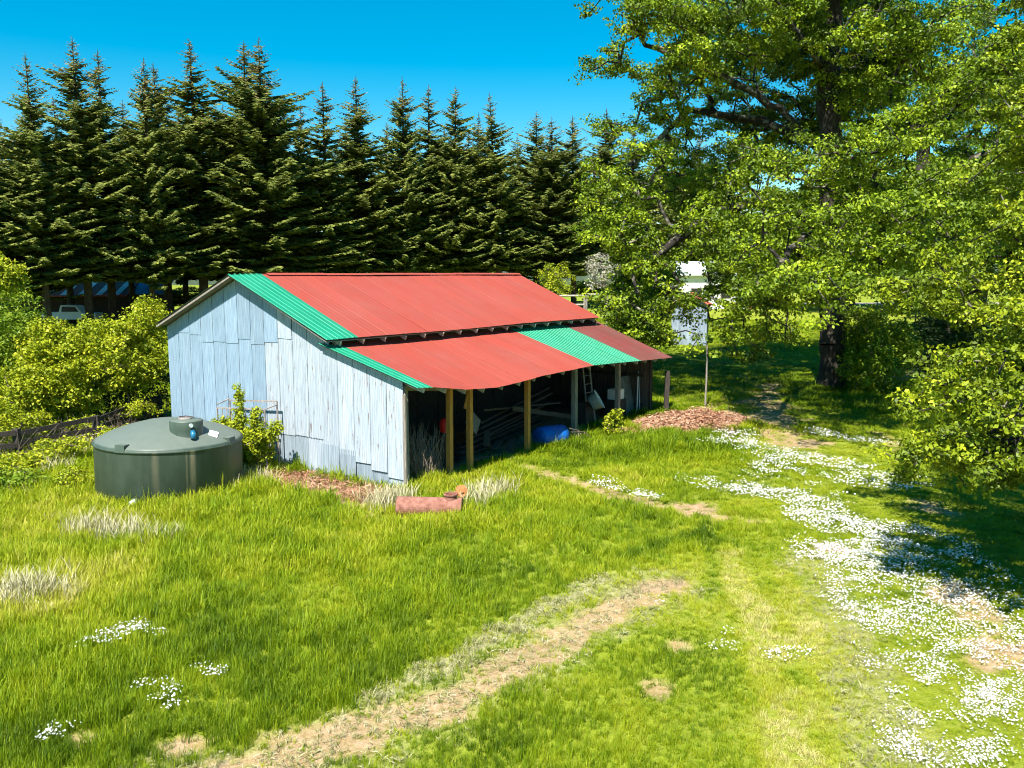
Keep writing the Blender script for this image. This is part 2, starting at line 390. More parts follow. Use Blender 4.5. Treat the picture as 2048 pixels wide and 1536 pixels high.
# ------------------------------------------------------------------ barn
barn = empty('open_sided_barn', BC, PHI)
tag(barn, 'pale blue metal barn with red and green roof and an open lean-to', 'barn')
WL, LEN = 10.4, 14.7
RY, RZ = 6.6, 5.77                       # ridge
EZR, EYR = 3.95, 2.45                    # right eave of the main roof
EZL, EYL = 4.13, 10.5                    # left eave
SR = (RZ - EZR) / (RY - EYR); SLF = (RZ - EZL) / (EYL - RY)
LOWX = [-.4, .43, 1.8, 3.2, 4.4, 5.7, 8.9, 10.5, 12.4, 15.6]; LOWZ = [2.90, 2.83, 2.62, 2.52, 2.55, 2.62, 2.66, 2.60, 2.52, 2.40]
LY = -.68; LTY = 2.95                    # lean-to eave and top
def lowz(X): return float(np.interp(X, LOWX, LOWZ))
def topz(X): return float(np.interp(X, [-.4, 15.6], [3.86, 3.80]))
def lean(X, Y):
    t = (Y - LY) / (LTY - LY); return lowz(X) * (1 - t) + topz(X) * t
def roof_main_z(Y): return RZ - (RY - Y) * SR if Y < RY else RZ - (Y - RY) * SLF
def wall_top(Y):
    if Y >= 2.75: return roof_main_z(Y) - .10
    return lean(0, Y) - .07

gable = MB()                              # framing behind the sheets
for zz in (.5, 1.6, 2.5):
    gable.beam((.10, .1, zz), (.10, WL - .1, zz), .05, .12)
for zz in (3.3, 3.9): gable.beam((.10, 3.0, zz), (.10, WL - .2, zz), .05, .12)
for yy in (.12, 2.75, 5.2, 7.8, WL - .12): gable.beam((.17, yy, -.1), (.17, yy, wall_top(yy) - .05), .09, .09)
gable.beam((-.05, -.04, .05), (-.05, -.04, 2.65), .05, .09)
gw = gable.build('gable_wall', M['wood_grey'], barn)
# inner lining so that no daylight leaks through
def sheet(y0, y1, zb0, zb1, zt, mat, x0, lean_x=0.0, pitch=.068, amp=.0085, name='wall_sheet', parent=gw):
    nn = max(8, int(round((y1 - y0) / pitch * 4))); ys = np.linspace(y0, y1, nn + 1)
    v = []
    for y in ys:
        t = (y - y0) / (y1 - y0); zb = zb0 * (1 - t) + zb1 * t; ztp = zt(y) if callable(zt) else zt
        xx = x0 - amp * math.sin((y - y0) / pitch * 2 * math.pi)
        v.append((xx + lean_x, y, zb)); v.append((xx, y, ztp))
    f = [(2 * i, 2 * i + 2, 2 * i + 3, 2 * i + 1) for i in range(nn)]
    return mesh(name, v, f, mat, parent)
cw = WL / 17
top_seam = {1: 3.93, 2: 3.89, 3: 3.67, 4: 3.71, 5: 3.70, 6: 3.84, 7: 3.72, 8: 3.81, 9: 3.93}
bot = {9: 1.08, 10: 1.10, 11: 1.10, 12: .96, 13: .78, 14: .62, 15: .46, 16: .34}
for c in range(17):
    y1 = WL - c * cw; y0 = y1 - cw
    xo = -.020; ov = -.012
    mat = M['sheet_blue'] if c < 8 else M['sheet_white']
    zb = bot.get(c, -.12) + random.uniform(-.02, .02)
    zt_full = wall_top
    if c in top_seam:
        s = top_seam[c]
        sheet(y0 - ov, y1 + .005, s - .02, s - .02 + random.uniform(-.02, .02), wall_top, M['sheet_blue'] if c < 9 else M['sheet_white'], xo - .014)
        sheet(y0 - ov, y1 + .005, zb, zb + random.uniform(-.01, .01), s + .08, mat, xo)
    else:
        if c == 16: y0 += .02
        sheet(y0 - (ov if c < 16 else 0), y1 + .005, zb, zb + random.uniform(-.015, .015), wall_top, mat, xo - (.014 if c > 11 else 0))
# lower patch sheets
for (y0, y1, zb, zt, mt, xo, lx) in [(4.36, 4.98, -.12, 1.16, 'sheet_old', 0, 0), (3.74, 4.38, -.15, 1.18, 'sheet_old', .006, 0), (3.10, 3.76, -.2, 1.18, 'sheet_white', 0, 0),
                                 (2.42, 3.16, -.25, .98, 'sheet_old', -.055, -.06), (1.80, 2.48, -.25, .92, 'sheet_old', -.04, -.03), (1.18, 1.84, -.2, .70, 'sheet_old', 0, 0),
                                 (.52, 1.22, -.2, .54, 'sheet_old', .008, 0), (.02, .56, -.2, .42, 'sheet_white', 0, 0)]:
    sheet(y0, y1, zb, zb, zt, M[mt], xo, lx)

# main roof: deck + ribbed panels
def panel(X0, X1, fa, fb, mat, name, parent, lift=0.0, jag=0.0, rib=.018):
    """ribbed sheet between the curves fa(X) (top) and fb(X) (eave), each giving (Y, z)"""
    prof = []
    nr = 3; wv = X1 - X0
    for k in range(nr):
        a = X0 + wv * (k + .04) / nr; rb = rib * (1.1 if mat is M['green'] else .5 if k == 0 else .25)
        prof += [(a, 0), (a + .018, rb), (a + .045, rb), (a + .063, 0), (a + wv / nr * .55, .0025)]
    prof = [(X0, 0)] + prof + [(X1 + .02, .004)]
    v = []
    for X, h in prof:
        Y, z = fa(X); v.append((X, Y, z + h + lift))
        Y, z = fb(X); dy = jag; v.append((X, Y - dy, z + h + lift + jag * .2))
    f = [(2 * i + 1, 2 * i + 3, 2 * i + 2, 2 * i) for i in range(len(prof) - 1)]
    return mesh(name, v, f, mat, parent)
X0R, X1R = -.40, 14.95
deck = MB()
def slab(mb, P, th):
    v = [tuple(p) for p in P] + [(p[0], p[1], p[2] - th) for p in P]
    mb.add(v, [(0, 1, 2, 3), (7, 6, 5, 4), (0, 4, 5, 1), (1, 5, 6, 2), (2, 6, 7, 3), (3, 7, 4, 0)])
slab(deck, [(X0R + .04, RY, RZ - .03), (X1R - .04, RY, RZ - .03), (X1R - .04, EYR + .06, EZR - .005), (X0R + .04, EYR + .06, EZR - .005)][::-1], .022)
slab(deck, [(X0R + .04, RY, RZ - .03), (X1R - .04, RY, RZ - .03), (X1R - .04, EYL - .06, EZL - .005), (X0R + .04, EYL - .06, EZL - .005)], .022)
mr = deck.build('main_roof', M['wood_grey'], barn)
pw = .61; i = 0; X = X0R
while X < X1R - .1:
    X1 = min(X + pw, X1R); mat = M['green'] if i < 2 else M['red']
    jg = random.uniform(-.012, .022)
    panel(X, X1, lambda q: (RY + .02, RZ + .01 + .012 * math.sin(q * .8)), lambda q: (EYR, EZR + .03 + .012 * math.sin(q * .7 + 1)), mat, 'roof_panel', mr, .003 * (i % 2), jg)
    panel(X, X1, lambda q: (RY - .02, RZ + .008), lambda q: (EYL, EZL + .03), M['sheet_old'] if i < 1 else M['red'], 'roof_panel', mr, .003 * (i % 2), -jg)
    X = X1; i += 1
cap = MB()
for k in range(6):
    a = 1.0 + k * 2.33; bb = min(a + 2.4, X1R + .02); dz = random.uniform(-.006, .012)
    cap.add([(a, RY - .16, RZ - .055 + .035 + dz), (bb, RY - .16, RZ - .055 + .035 + dz), (bb, RY, RZ + .045 + dz), (a, RY, RZ + .045 + dz), (bb, RY + .16, RZ - .02 + dz), (a, RY + .16, RZ - .02 + dz)],
            [(0, 1, 2, 3), (3, 2, 4, 5)])
cap.build('ridge_cap', M['red'], mr)
# rafters seen under the overhangs
for k in range(17):
    X = .15 + k * .9
    if X > 14.8: break
    mb = MB(); a = (X, EYR + .02, EZR - .10); bb = (X, 4.4, EZR - .10 + (4.4 - EYR) * SR); mb.beam(a, bb, .045, .13)
    mb.build('rafter', M['rafter'], mr)
mb = MB(); mb.box((-.02, 2.86, 3.3), (14.7, 2.90, 4.02)); mb.build('clerestory_board', M['wood_dark'], barn)
mb = MB(); mb.beam((X0R + .05, EYL - .03, EZL - .05), (X0R + .05, RY, RZ - .07), .03, .06)
mb.build('barge_board', M['wood_grey'], mr)
# lean-to roof
deck = MB()
xs = np.linspace(-.18, 15.35, 40); v = []
for X in xs:
    for Y in (LY + .08, LTY):
        v.append((X, Y, lean(X, Y) - .012)); v.append((X, Y, lean(X, Y) - .034))
f = []
for i in range(len(xs) - 1):
    a = 4 * i; bb = a + 4
    f += [(a, bb, bb + 2, a + 2), (a + 1, a + 3, bb + 3, bb + 1), (a, a + 1, bb + 1, bb), (a + 2, bb + 2, bb + 3, a + 3)]
deck.add(v, f); lr = deck.build('lean_to_roof', M['wood_grey'], barn)
X = -.24; i = 0
while X < 15.35:
    X1 = min(X + pw, 15.42); mid = (X + X1) / 2
    mat = M['green'] if i == 0 or 9.2 < mid < 12.4 else (M['red'] if mid < 12.3 else M['red_dull'])
    jg = random.uniform(-.015, .03)
    panel(X, X1, lambda q: (LTY, topz(q)), lambda q: (LY, lowz(q)), mat, 'roof_panel', lr, .003 * (i % 2) + .002, jg)
    X = X1; i += 1
for k in range(18):
    X = .12 + k * .88
    mb = MB(); z0 = lean(X, LY + .14) - .115; mb.beam((X, LY + .12 + random.uniform(-.04, .04), z0), (X, LTY - .1, lean(X, LTY - .1) - .115), .05, .14); mb.build('rafter', M['rafter'], lr)
mb = MB()
for a, bb in zip(np.arange(.1, 14.9, 1.5), np.arange(1.6, 16.5, 1.5)): mb.beam((a, .1, lean(a, .1) - .27), (min(bb, 15.1), .1, lean(min(bb, 15.1), .1) - .27), .06, .16)
mb.build('header_beam', M['wood_grey'], lr)
def post(X, Y, wd, mat, zt=None, base=-.25):
    mb = MB(); gzb = float(terr(*barn_world(X, Y)[:2])) + base; zt = zt or lean(X, Y) - .2
    mb.beam((X, Y, gzb), (X + random.uniform(-.03, .03), Y, zt), wd, wd * .95, up=(0, 1, 0)); return mb.build('post', mat, barn)
post(1.98, .1, .15, M['wood_amber']); post(2.93, .1, .15, M['wood_amber']); post(5.98, .1, .15, M['wood_amber'])
post(8.97, .1, .17, M['wood_grey']); post(12.18, .1, .17, M['wood_grey']); post(14.95, .1, .2, M['wood_dark'])
post(.10, .05, .12, M['wood_grey'])
mb = MB(); mb.beam((2.72, .12, 1.9), (2.86, .12, 2.3), .05, .06); mb.build('knee_brace', M['wood_amber'], barn)
# other walls
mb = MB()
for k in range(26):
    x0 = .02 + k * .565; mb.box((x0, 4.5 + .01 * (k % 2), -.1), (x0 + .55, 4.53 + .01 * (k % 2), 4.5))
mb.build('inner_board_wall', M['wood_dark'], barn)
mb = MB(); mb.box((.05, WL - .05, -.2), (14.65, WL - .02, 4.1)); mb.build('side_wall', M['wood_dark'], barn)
mb = MB(); 
for zz in (.5, 1.7): mb.beam((14.62, .2, zz), (14.62, WL, zz), .05, .12)
rw = mb.build('end_wall', M['wood_dark'], barn)
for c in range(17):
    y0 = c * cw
    sheet(y0 + .02, y0 + cw + .03, -.1, -.1, (lambda y: lean(14.6, y) - .12) if y0 < 2.4 else (lambda y: roof_main_z(y) - .12), M['sheet_shade'], 14.70 + .004 * (c % 2), parent=rw)

# ------------------------------------------------------------------ things under the lean-to
def bplace(o, X, Y, z=None):
    p = barn_world(X, Y); o.location = (p[0], p[1], float(terr(p[0], p[1])) - .02 if z is None else z); o.rotation_euler = (0, 0, PHI); return o
GZ = lambda X, Y: float(terr(*barn_world(X, Y)[:2])) - .02
def plank(name, a, b_, wd, th, mat, label, group=None, cat='plank', up=(0, 0, 1)):
    mb = MB(); o0 = Vector(a); mb.beam((0, 0, 0), Vector(b_) - o0, wd, th, up=up); o = mb.build(name, mat)
    bplace(o, a[0], a[1], GZ(a[0], a[1]) + a[2]); return tag(o, label, cat, group)
plank('tilted_board', (4.15, 1.0, 1.05), (4.72, 1.25, 1.38), .55, .03, M['wood_grey'], 'square grey board tilted on top of the dark timber heap', cat='board', up=(.3, -.8, .55))
plank('long_pole', (4.7, .9, 1.55), (9.6, 1.1, 1.16), .06, .05, M['wood_shade'] , 'long thin pale pole lying level across the lean-to')
plank('sloping_plank', (6.1, .75, 1.42), (9.9, .6, .62), .07, .15, M['wood_shade'] , 'wide grey plank sloping down to the middle weathered post')
plank('short_brace', (6.8, .75, 1.48), (7.3, .75, 1.15), .05, .10, M['wood_shade'] , 'short stub of board propped above the sloping plank')
words = ['lowest', 'second lowest', 'third', 'fourth', 'fifth', 'sixth', 'seventh', 'topmost']
for k in range(8):
    a0 = (3.7 + .18 * k, 1.2 + .12 * (k % 3), .15 + .13 * k); b0 = (9.0 + .1 * k, 1.5 + .2 * (k % 2), .55 + .16 * k)
    plank('old_timber', a0, b0, .22, .06, M['wood_dark'], f'dark old timber in the heap between the amber posts, {words[k]} of the heap', 'timbers heaped under the lean-to')
for k, (x, y, z, a, ln) in enumerate([(5.0, .75, .28, .5, .9), (5.5, .55, .16, .25, .8), (4.7, .8, .42, .9, .7)]):
    plank('offcut', (x, y, z), (x + ln * math.cos(a), y + .3, z + .14 * k + .08), .20, .06, M['wood_shade'], ['stubby grey offcut at the foot of the timber heap', 'flat pale offcut nearest the grass below the timbers', 'small offcut resting higher on the timber heap'][k])
plank('fallen_pole', (3.2, .4, .28), (6.4, .35, .08), .09, .09, M['wood_shade'] , 'grey pole lying near the ground behind the second amber post')
# blue drum lying on its side
mb = MB(); mb.lathe([(0, 0), (.27, 0), (.29, .03), (.285, .30), (.30, .32), (.30, .36), (.285, .38), (.285, .70), (.27, .9), (0, .93)], 24)
o = mb.build('plastic_drum', M['blue_plastic'], smooth=True); bplace(o, 6.9, .25, GZ(7, .3) + .34); o.scale = (1.35, 1.35, 1.2); o.rotation_euler = (R(90), 0, PHI + R(75)); tag(o, 'bright blue plastic drum lying in the grass beside the third amber post', 'drum')
# red container hanging behind the first amber post
mb = MB(); mb.lathe([(0, 0), (.14, .0), (.19, .08), (.20, .26), (.12, .36), (.05, .40), (0, .40)], 14); r0 = mb.build('red_container', M['red_plastic'], smooth=True)
bplace(r0, 2.30, .55, GZ(2.4, .6) + 1.28); r0.scale = (.62, .8, 1.05); tag(r0, 'bright red container behind the first amber post', 'container')
mb = MB(); mb.beam((0, 0, -1.4), (0, 0, 0), .10, .10, up=(0, 1, 0)); s0 = mb.build('container_stand', M['wood_dark']); bplace(s0, 2.30, .55, GZ(2.4, .6) + 1.28 ); tag(s0, 'dark upright timber carrying the red container', 'timber')
# ladder
lad = empty('ladder'); bplace(lad, 11.0, .7, GZ(11, .7)); tag(lad, 'worn two-rail ladder leaning up behind the grey posts', 'ladder')
for sx in (0, .52):
    mb = MB(); mb.beam((sx, .0, .05), (sx + .42, .55, 2.45), .05, .09); mb.build('rail', M['steel'], lad)
for k in range(7):
    t = .1 + k * .13; mb = MB(); mb.tube([(.42 * t, .55 * t, .05 + 2.4 * t), (.52 + .42 * t, .55 * t, .05 + 2.4 * t)], .018, 6); mb.build('rung', M['steel'], lad)
# pale tub on its side
mb = MB(); mb.lathe([(0, 0), (.28, 0), (.36, .34), (.40, .36), (.385, .37), (.33, .33), (.26, .03), (0, .03)], 24)
o = mb.build('metal_tub', M['pale_metal'], smooth=True); bplace(o, 10.75, .45, GZ(10.8, .45) + .93); o.rotation_euler = (R(58), R(12), PHI + R(20)); tag(o, 'pale round metal tub hung on its side in front of the ladder', 'tub')
mb = MB(); mb.beam((0, 0, 0), (0, 0, .95), .35, .35, up=(0, 1, 0)); mb.beam((.5, .1, 0), (.5, .1, .7), .3, .3, up=(0, 1, 0)); o = mb.build('tub_support', M['wood_dark']); bplace(o, 10.75, .75); tag(o, 'dark stump of timber under the pale tub', 'timber')
# appliance box, leaning sheet, slim poles
bx_ = empty('appliance_box'); bplace(bx_, 13.3, .75, GZ(13.3, .75)); tag(bx_, 'cream box set on a dark crate behind the last grey post', 'box')
mb = MB(); mb.box((-.25, -.2, .75), (.3, .25, 1.15)); mb.build('case', M['white'], bx_); mb = MB(); mb.box((-.35, -.25, 0), (.4, .3, .75)); mb.build('crate', M['wood_dark'], bx_)
mb = MB()
nn = 24
for i in range(nn):
    a = i / nn * .9; bb = (i + 1) / nn * .9; h0 = .012 * math.sin(i * 1.6); h1 = .012 * math.sin((i + 1) * 1.6)
    mb.add([(a, h0, 0), (bb, h1, 0), (bb + .05, h1 + .35, 1.55), (a + .05, h0 + .35, 1.55)], [(0, 1, 2, 3)])
o = mb.build('leaning_sheet', m_simple('mossy_sheet_metal', (.07, .10, .09), (.14, .17, .16), 5, .7)); bplace(o, 13.75, .55); tag(o, 'mossy corrugated metal sheet leaning at the far end of the lean-to', 'metal sheet')
for k, (x, lab) in enumerate([(14.25, 'slim white pole leaning beside the mossy sheet'), (14.5, 'slim grey pole leaning against the corner post')]):
    mb = MB(); mb.tube([(0, 0, .05), (.35 - .2 * k, .15, 1.5 + .2 * k)], .02, 6); o = mb.build('slim_pole', M['white'] if k == 0 else M['pale_metal']); bplace(o, x, .3); tag(o, lab, 'pole')
# heap of brush inside the corner
def stems(npts, box, lmin, lmax, dirz, spread, rad, seed):
    r_ = random.Random(seed); mb = MB()
    for _ in range(npts):
        p = Vector([r_.uniform(a, bb) for a, bb in box]); dv = Vector((r_.gauss(dirz[0], spread), r_.gauss(dirz[1], spread), r_.gauss(dirz[2], spread))).normalized(); L_ = r_.uniform(lmin, lmax)
        q = p + dv * L_ * .5 + Vector((r_.gauss(0, .05), r_.gauss(0, .05), r_.gauss(0, .04))); e = p + dv * L_ + Vector((r_.gauss(0, .12), r_.gauss(0, .12), r_.gauss(0, .06)))
        mb.tube([p, q, e], [rad, rad * .8, rad * .4], 3, cap=False)
    return mb
o = stems(420, [(.75, 1.9), (.2, 1.3), (0, .35)], .6, 1.35, (-.08, .15, .9), .22, .011, 3).build('brush_heap', M['twig']); bplace(o, 0, 0, GZ(.8, .5)); tag(o, 'heap of dry brown brush just inside the open corner', 'brush', kind='stuff')
mb = MB(); mb.tube([(0, 0, 0), (.35, .1, .5), (.55, .2, 1.0)], [.22, .18, .12], 10); o = mb.build('old_root_stump', M['bark']); bplace(o, .7, .7); tag(o, 'dark root stump standing in the brush heap', 'stump')
for k, (x, y, e, lab) in enumerate([(8.6, -.55, (-.9, .1, .62), 'pale bent dead branch leaning on the middle grey post'), (8.95, -.75, (-1.3, .15, .50), 'second thin dead branch below the pale bent one')]):
    mb = MB(); mb.tube([(0, 0, 0), (e[0] * .4, e[1], e[2] * .75), e], [.016, .02, .014], 5); mb.tube([(e[0] * .4, e[1], e[2] * .75), (e[0] * .7, e[1] - .25, e[2] * .8)], [.012, .006], 4)
    o = mb.build('dead_branch', M['twig']); bplace(o, x, y); tag(o, lab, 'branch')

# ------------------------------------------------------------------ water tank
m, n, b = newmat('green_polyethylene')
tc = n.nodes.new('ShaderNodeTexCoord'); sp = n.nodes.new('ShaderNodeSeparateXYZ'); n.links.new(tc.outputs['Object'], sp.inputs[0])
f1 = noise(n, coords(n, (1, 1, .25)), 5, 5); f2 = noise(n, coords(n), 1.2, 4)
c = ramp(n, mth(n, 'ADD', mth(n, 'MULTIPLY', f1, .6), mth(n, 'MULTIPLY', f2, .4)), [(.35, (.034, .056, .040)), (.65, (.068, .096, .072))])
# paler upward-facing surfaces and two pale runs of dried water down the front
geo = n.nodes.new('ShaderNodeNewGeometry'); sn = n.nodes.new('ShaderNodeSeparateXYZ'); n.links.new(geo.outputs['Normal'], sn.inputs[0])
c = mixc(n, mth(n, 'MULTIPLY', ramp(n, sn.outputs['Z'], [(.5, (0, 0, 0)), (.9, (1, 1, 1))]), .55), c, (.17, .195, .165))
ang = mth(n, 'ARCTAN2', sp.outputs['X'], mth(n, 'MULTIPLY', sp.outputs['Y'], -1))
for a0, wdt, amt in ((.28, .05, 1.3), (.20, .018, .6), (-.20, .06, .4)):
    dd = mth(n, 'ABSOLUTE', mth(n, 'SUBTRACT', mth(n, 'ADD', ang, mth(n, 'MULTIPLY', f1, .03)), a0 + .015))
    k = ramp(n, mth(n, 'DIVIDE', dd, wdt), [(.3, (1, 1, 1)), (1.0, (0, 0, 0))])
    lowm = ramp(n, sp.outputs['Z'], [(.0, (1, 1, 1)), (.97, (1, 1, 1))])
    front = mth(n, 'LESS_THAN', sp.outputs['Z'], 1.36)
    c = mixc(n, mth(n, 'MULTIPLY', mth(n, 'MULTIPLY', k, front), mth(n, 'MULTIPLY', amt, f1)), c, (.42, .33, .22))
n.links.new(c, b.inputs['Base Color']); b.inputs['Roughness'].default_value = .5; bump(n, b, f1, .05)
M['tank'] = m
TR = 1.85; tcx, tcy = -9.22, 22.45
tank = empty('water_tank', (tcx, tcy, float(terr(tcx, tcy)) + .0)); tank.rotation_euler = (R(0), R(1.2), math.atan2(-tcx, tcy))
tag(tank, 'round dark green plastic water tank in the grass beside the barn', 'water tank')
mb = MB(); mb.lathe([(TR - .05, 0), (TR, .05), (TR, 1.30), (TR + .008, 1.32), (TR + .03, 1.33), (TR + .03, 1.375), (TR + .01, 1.39), (TR + .015, 1.41), (TR - .05, 1.45), (1.5, 1.60), (1.0, 1.77), (.6, 1.87), (.2, 1.93), (0.001, 1.935)], 96)
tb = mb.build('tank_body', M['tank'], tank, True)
hx, hy = .40, -.95
mb = MB(); mb.lathe([(.47, 1.45), (.43, 1.60), (.41, 1.70), (.41, 1.78), (.41, 2.00), (.40, 2.02), (.1, 2.045), (.001, 2.045)], 40, (hx, hy, 0)); ht = mb.build('hatch', M['tank'], tank, True)
mb = MB(); mb.lathe([(.17, 2.03), (.17, 2.065), (.16, 2.07), (.001, 2.07)], 24, (hx - .02, hy + .05, 0)); mb.build('lid', M['steel'], ht)
mb = MB(); mb.tube([(hx - .17, hy + .12, 2.085), (hx, hy + .06, 2.11), (hx + .19, hy - .03, 2.085)], .016, 6); mb.build('lid_handle', M['black'], ht)
mb = MB(); mb.tube([(hx + .10, hy - .40, 1.93), (hx + .11, hy - .46, 1.93)], .05, 10); mb.build('inlet_cap', M['pale_metal'], ht)
mb = MB(); mb.tube([(hx + .14, hy - .40, 1.76), (hx + .15, hy - .50, 1.72), (hx + .15, hy - .51, 1.6)], .07, 10); mb.build('valve', M['teal'], ht, True)
for a in (-2.25, -.62, 2.2, .9):
    mb = MB(); ca, sa = math.cos(a), math.sin(a); px_, py_ = ca * (TR - .04), sa * (TR - .04); t_ = (-sa, ca)
    A = [(px_ + t_[0] * s * .14 + ca * q, py_ + t_[1] * s * .14 + sa * q, z) for z, q0 in ((1.34, 0), (1.53, -.03)) for s in (-1, 1) for q in (-.10 + q0, .08 + q0)]
    mb.add(A, [(0, 1, 3, 2), (4, 6, 7, 5), (0, 4, 5, 1), (2, 3, 7, 6), (0, 2, 6, 4), (1, 5, 7, 3)]); mb.build('lifting_lug', M['tank'], tank)
mb = MB(); nx_, ny_ = 1.05, -1.02
def dome(x_, y_): return float(np.interp(math.hypot(x_, y_), [0, .6, 1.0, 1.5, TR - .05, TR], [1.935, 1.87, 1.77, 1.60, 1.45, 1.41]))
cs_ = [(nx_ - .13, ny_ - .12), (nx_ + .09, ny_ - .16), (nx_ + .15, ny_ + .15), (nx_ - .07, ny_ + .19)]
mb.add([(x_, y_, dome(x_, y_) + .03) for x_, y_ in cs_] + [(x_, y_, dome(x_, y_) + .012) for x_, y_ in cs_], [(0, 1, 2, 3), (0, 4, 5, 1), (1, 5, 6, 2), (2, 6, 7, 3), (3, 7, 4, 0)]); mb.build('notice_plate', M['white'], tank)
mb = MB(); mb.tube([(-.85, -1.68, .12), (-.92, -1.86, .12), (-.92, -1.88, .0)], .09, 12); mb.build('outlet_fitting', M['pale_metal'], tank, True)

# ------------------------------------------------------------------ rusty boiler shell in the grass
cy = empty('rusty_boiler_shell', gpx(795, 1030)); p1 = gpx(925, 1030); p0 = gpx(795, 1030)
cy.rotation_euler = (0, 0, math.atan2(p1[1] - p0[1], p1[0] - p0[0])); cl = math.hypot(*(p1 - p0)[:2])
tag(cy, 'rusty red steel cylinder with an open neck lying in the grass', 'boiler')
mb = MB(); rr = .24
prof = [(0.001, 0), (rr - .02, 0), (rr, .015), (rr, cl - .015), (rr - .02, cl), (0.001, cl)]
v = []; nseg = 28
for r_, x in prof:
    for k in range(nseg): a = 2 * math.pi * k / nseg; v.append((x, r_ * math.cos(a), .22 + r_ * math.sin(a)))
mb.add(v, [(i * nseg + k, (i + 1) * nseg + k, (i + 1) * nseg + (k + 1) % nseg, i * nseg + (k + 1) % nseg) for i in range(5) for k in range(nseg)])
mb.build('shell', M['rust'], cy)
mb = MB(); mb.lathe([(.15, .36), (.15, .52), (.175, .53), (.175, .56), (.135, .56), (.13, .40), (.001, .39)], 24, (cl - .28, 0, 0)); mb.build('neck', M['rust'], cy)
mb = MB(); mb.lathe([(.001, 0), (.16, 0), (.16, .025), (.05, .03), (.05, .07), (.001, .07)], 24); o = mb.build('boiler_cap', M['rust_orange']); o.location = tuple(gpx(922, 1010) + np.array([0, .15, .32])); o.rotation_euler = (R(70), R(10), R(20)); tag(o, 'round orange rusted cap propped behind the open neck', 'cap')
mb = MB(); mb.beam((0, 0, -.35), (0, 0, 0), .08, .08, up=(0, 1, 0)); o = mb.build('cap_prop', M['rust']); o.location = tuple(gpx(922, 1010) + np.array([0, .21, .33])); tag(o, 'short rusty stub holding up the orange cap', 'stub')

# ------------------------------------------------------------------ foliage tools
def leaf_quads(cent, nrm, size, aspect, rg):
    """diamond leaves: cent Nx3, nrm Nx3 -> verts 4N, faces N"""
    n_ = len(cent)
    t = rg.normal(size=(n_, 3)); t -= nrm * (t * nrm).sum(1, keepdims=True); t /= np.linalg.norm(t, axis=1, keepdims=True) + 1e-9
    b_ = np.cross(nrm, t); s = size[:, None]
    fold = nrm * s * .12
    v = np.stack([cent - t * s * .5, cent + b_ * s * aspect * .5 + fold, cent + t * s * .5, cent - b_ * s * aspect * .5 + fold], 1).reshape(-1, 3)
    f = np.arange(4 * n_).reshape(-1, 4)
    return v, f
def unit(a): return a / (np.linalg.norm(a, axis=-1, keepdims=True) + 1e-9)
def leaf_cloud(name, clusters, per, rad, size, mat, parent, rg, flat=.55, upbias=.8, aspect=.62):
    nc = len(clusters); cnt = nc * per
    cidx = np.repeat(np.arange(nc), per)
    dv = unit(rg.normal(size=(cnt, 3))) * (rg.random((cnt, 1)) ** .45); dv[:, 2] *= flat
    cr = (rad * rg.uniform(.6, 1.3, nc))[cidx][:, None]
    cen = clusters[cidx] + dv * cr
    nr = unit(unit(dv + 1e-6) * .55 + rg.normal(size=(cnt, 3)) * .55 + np.array([0, 0, upbias]))
    sz = size * rg.uniform(.65, 1.35, cnt)
    v, f = leaf_quads(cen, nr, sz, aspect, rg)
    rnd = np.clip(rg.random(nc)[cidx] * .6 + rg.random(cnt) * .4, 0, 1)
    return mesh(name, v, f, mat, parent, attr={'rnd': ('FACE', rnd)})
def lobe_points(lobes, n_, rg, inner=.45, noise_s=2.2, thr=.34, seed=1):
    vols = np.array([l[3] * l[4] * l[5] for l in lobes]) ** .85; pr = vols / vols.sum(); out = []
    cntp = rg.multinomial(n_ * 3, pr)
    for l, c in zip(lobes, cntp):
        u = unit(rg.normal(size=(c, 3))) * (inner + (1 - inner) * rg.random((c, 1)) ** .6)
        P = np.array(l[:3]) + u * np.array(l[3:6]); out.append(P)
    P = np.concatenate(out); nv = vnoise(P[:, 0] + P[:, 2] * .7, P[:, 1] * .8 - P[:, 2] * 1.1, noise_s, seed) * .6 + vnoise(P[:, 0] - P[:, 1] * .5, P[:, 2] * 1.3 + P[:, 1] * .4, noise_s * .6, seed + 5) * .4
    P = P[nv > thr]; rg.shuffle(P)
    return P[:n_]
def pad_points(lobes, n_, rg, npad, r_, rz, inner, seed):
    C_ = lobe_points(lobes, npad, rg, inner, 2.0, .34, seed); pr_ = rg.uniform(.55, 1.35, len(C_)); ix = rg.choice(len(C_), n_, p=pr_ ** 2 / (pr_ ** 2).sum())
    a_ = rg.uniform(0, 6.283, n_); q = np.sqrt(rg.random(n_)) * r_ * pr_[ix]; dx, dy = q * np.cos(a_), q * np.sin(a_)
    tilt = rg.normal(0, .28, (len(C_), 2))[ix]
    return C_[ix] + np.stack([dx, dy, dx * tilt[:, 0] + dy * tilt[:, 1] - .22 * q * q / r_ + rg.normal(0, rz, n_)], 1)
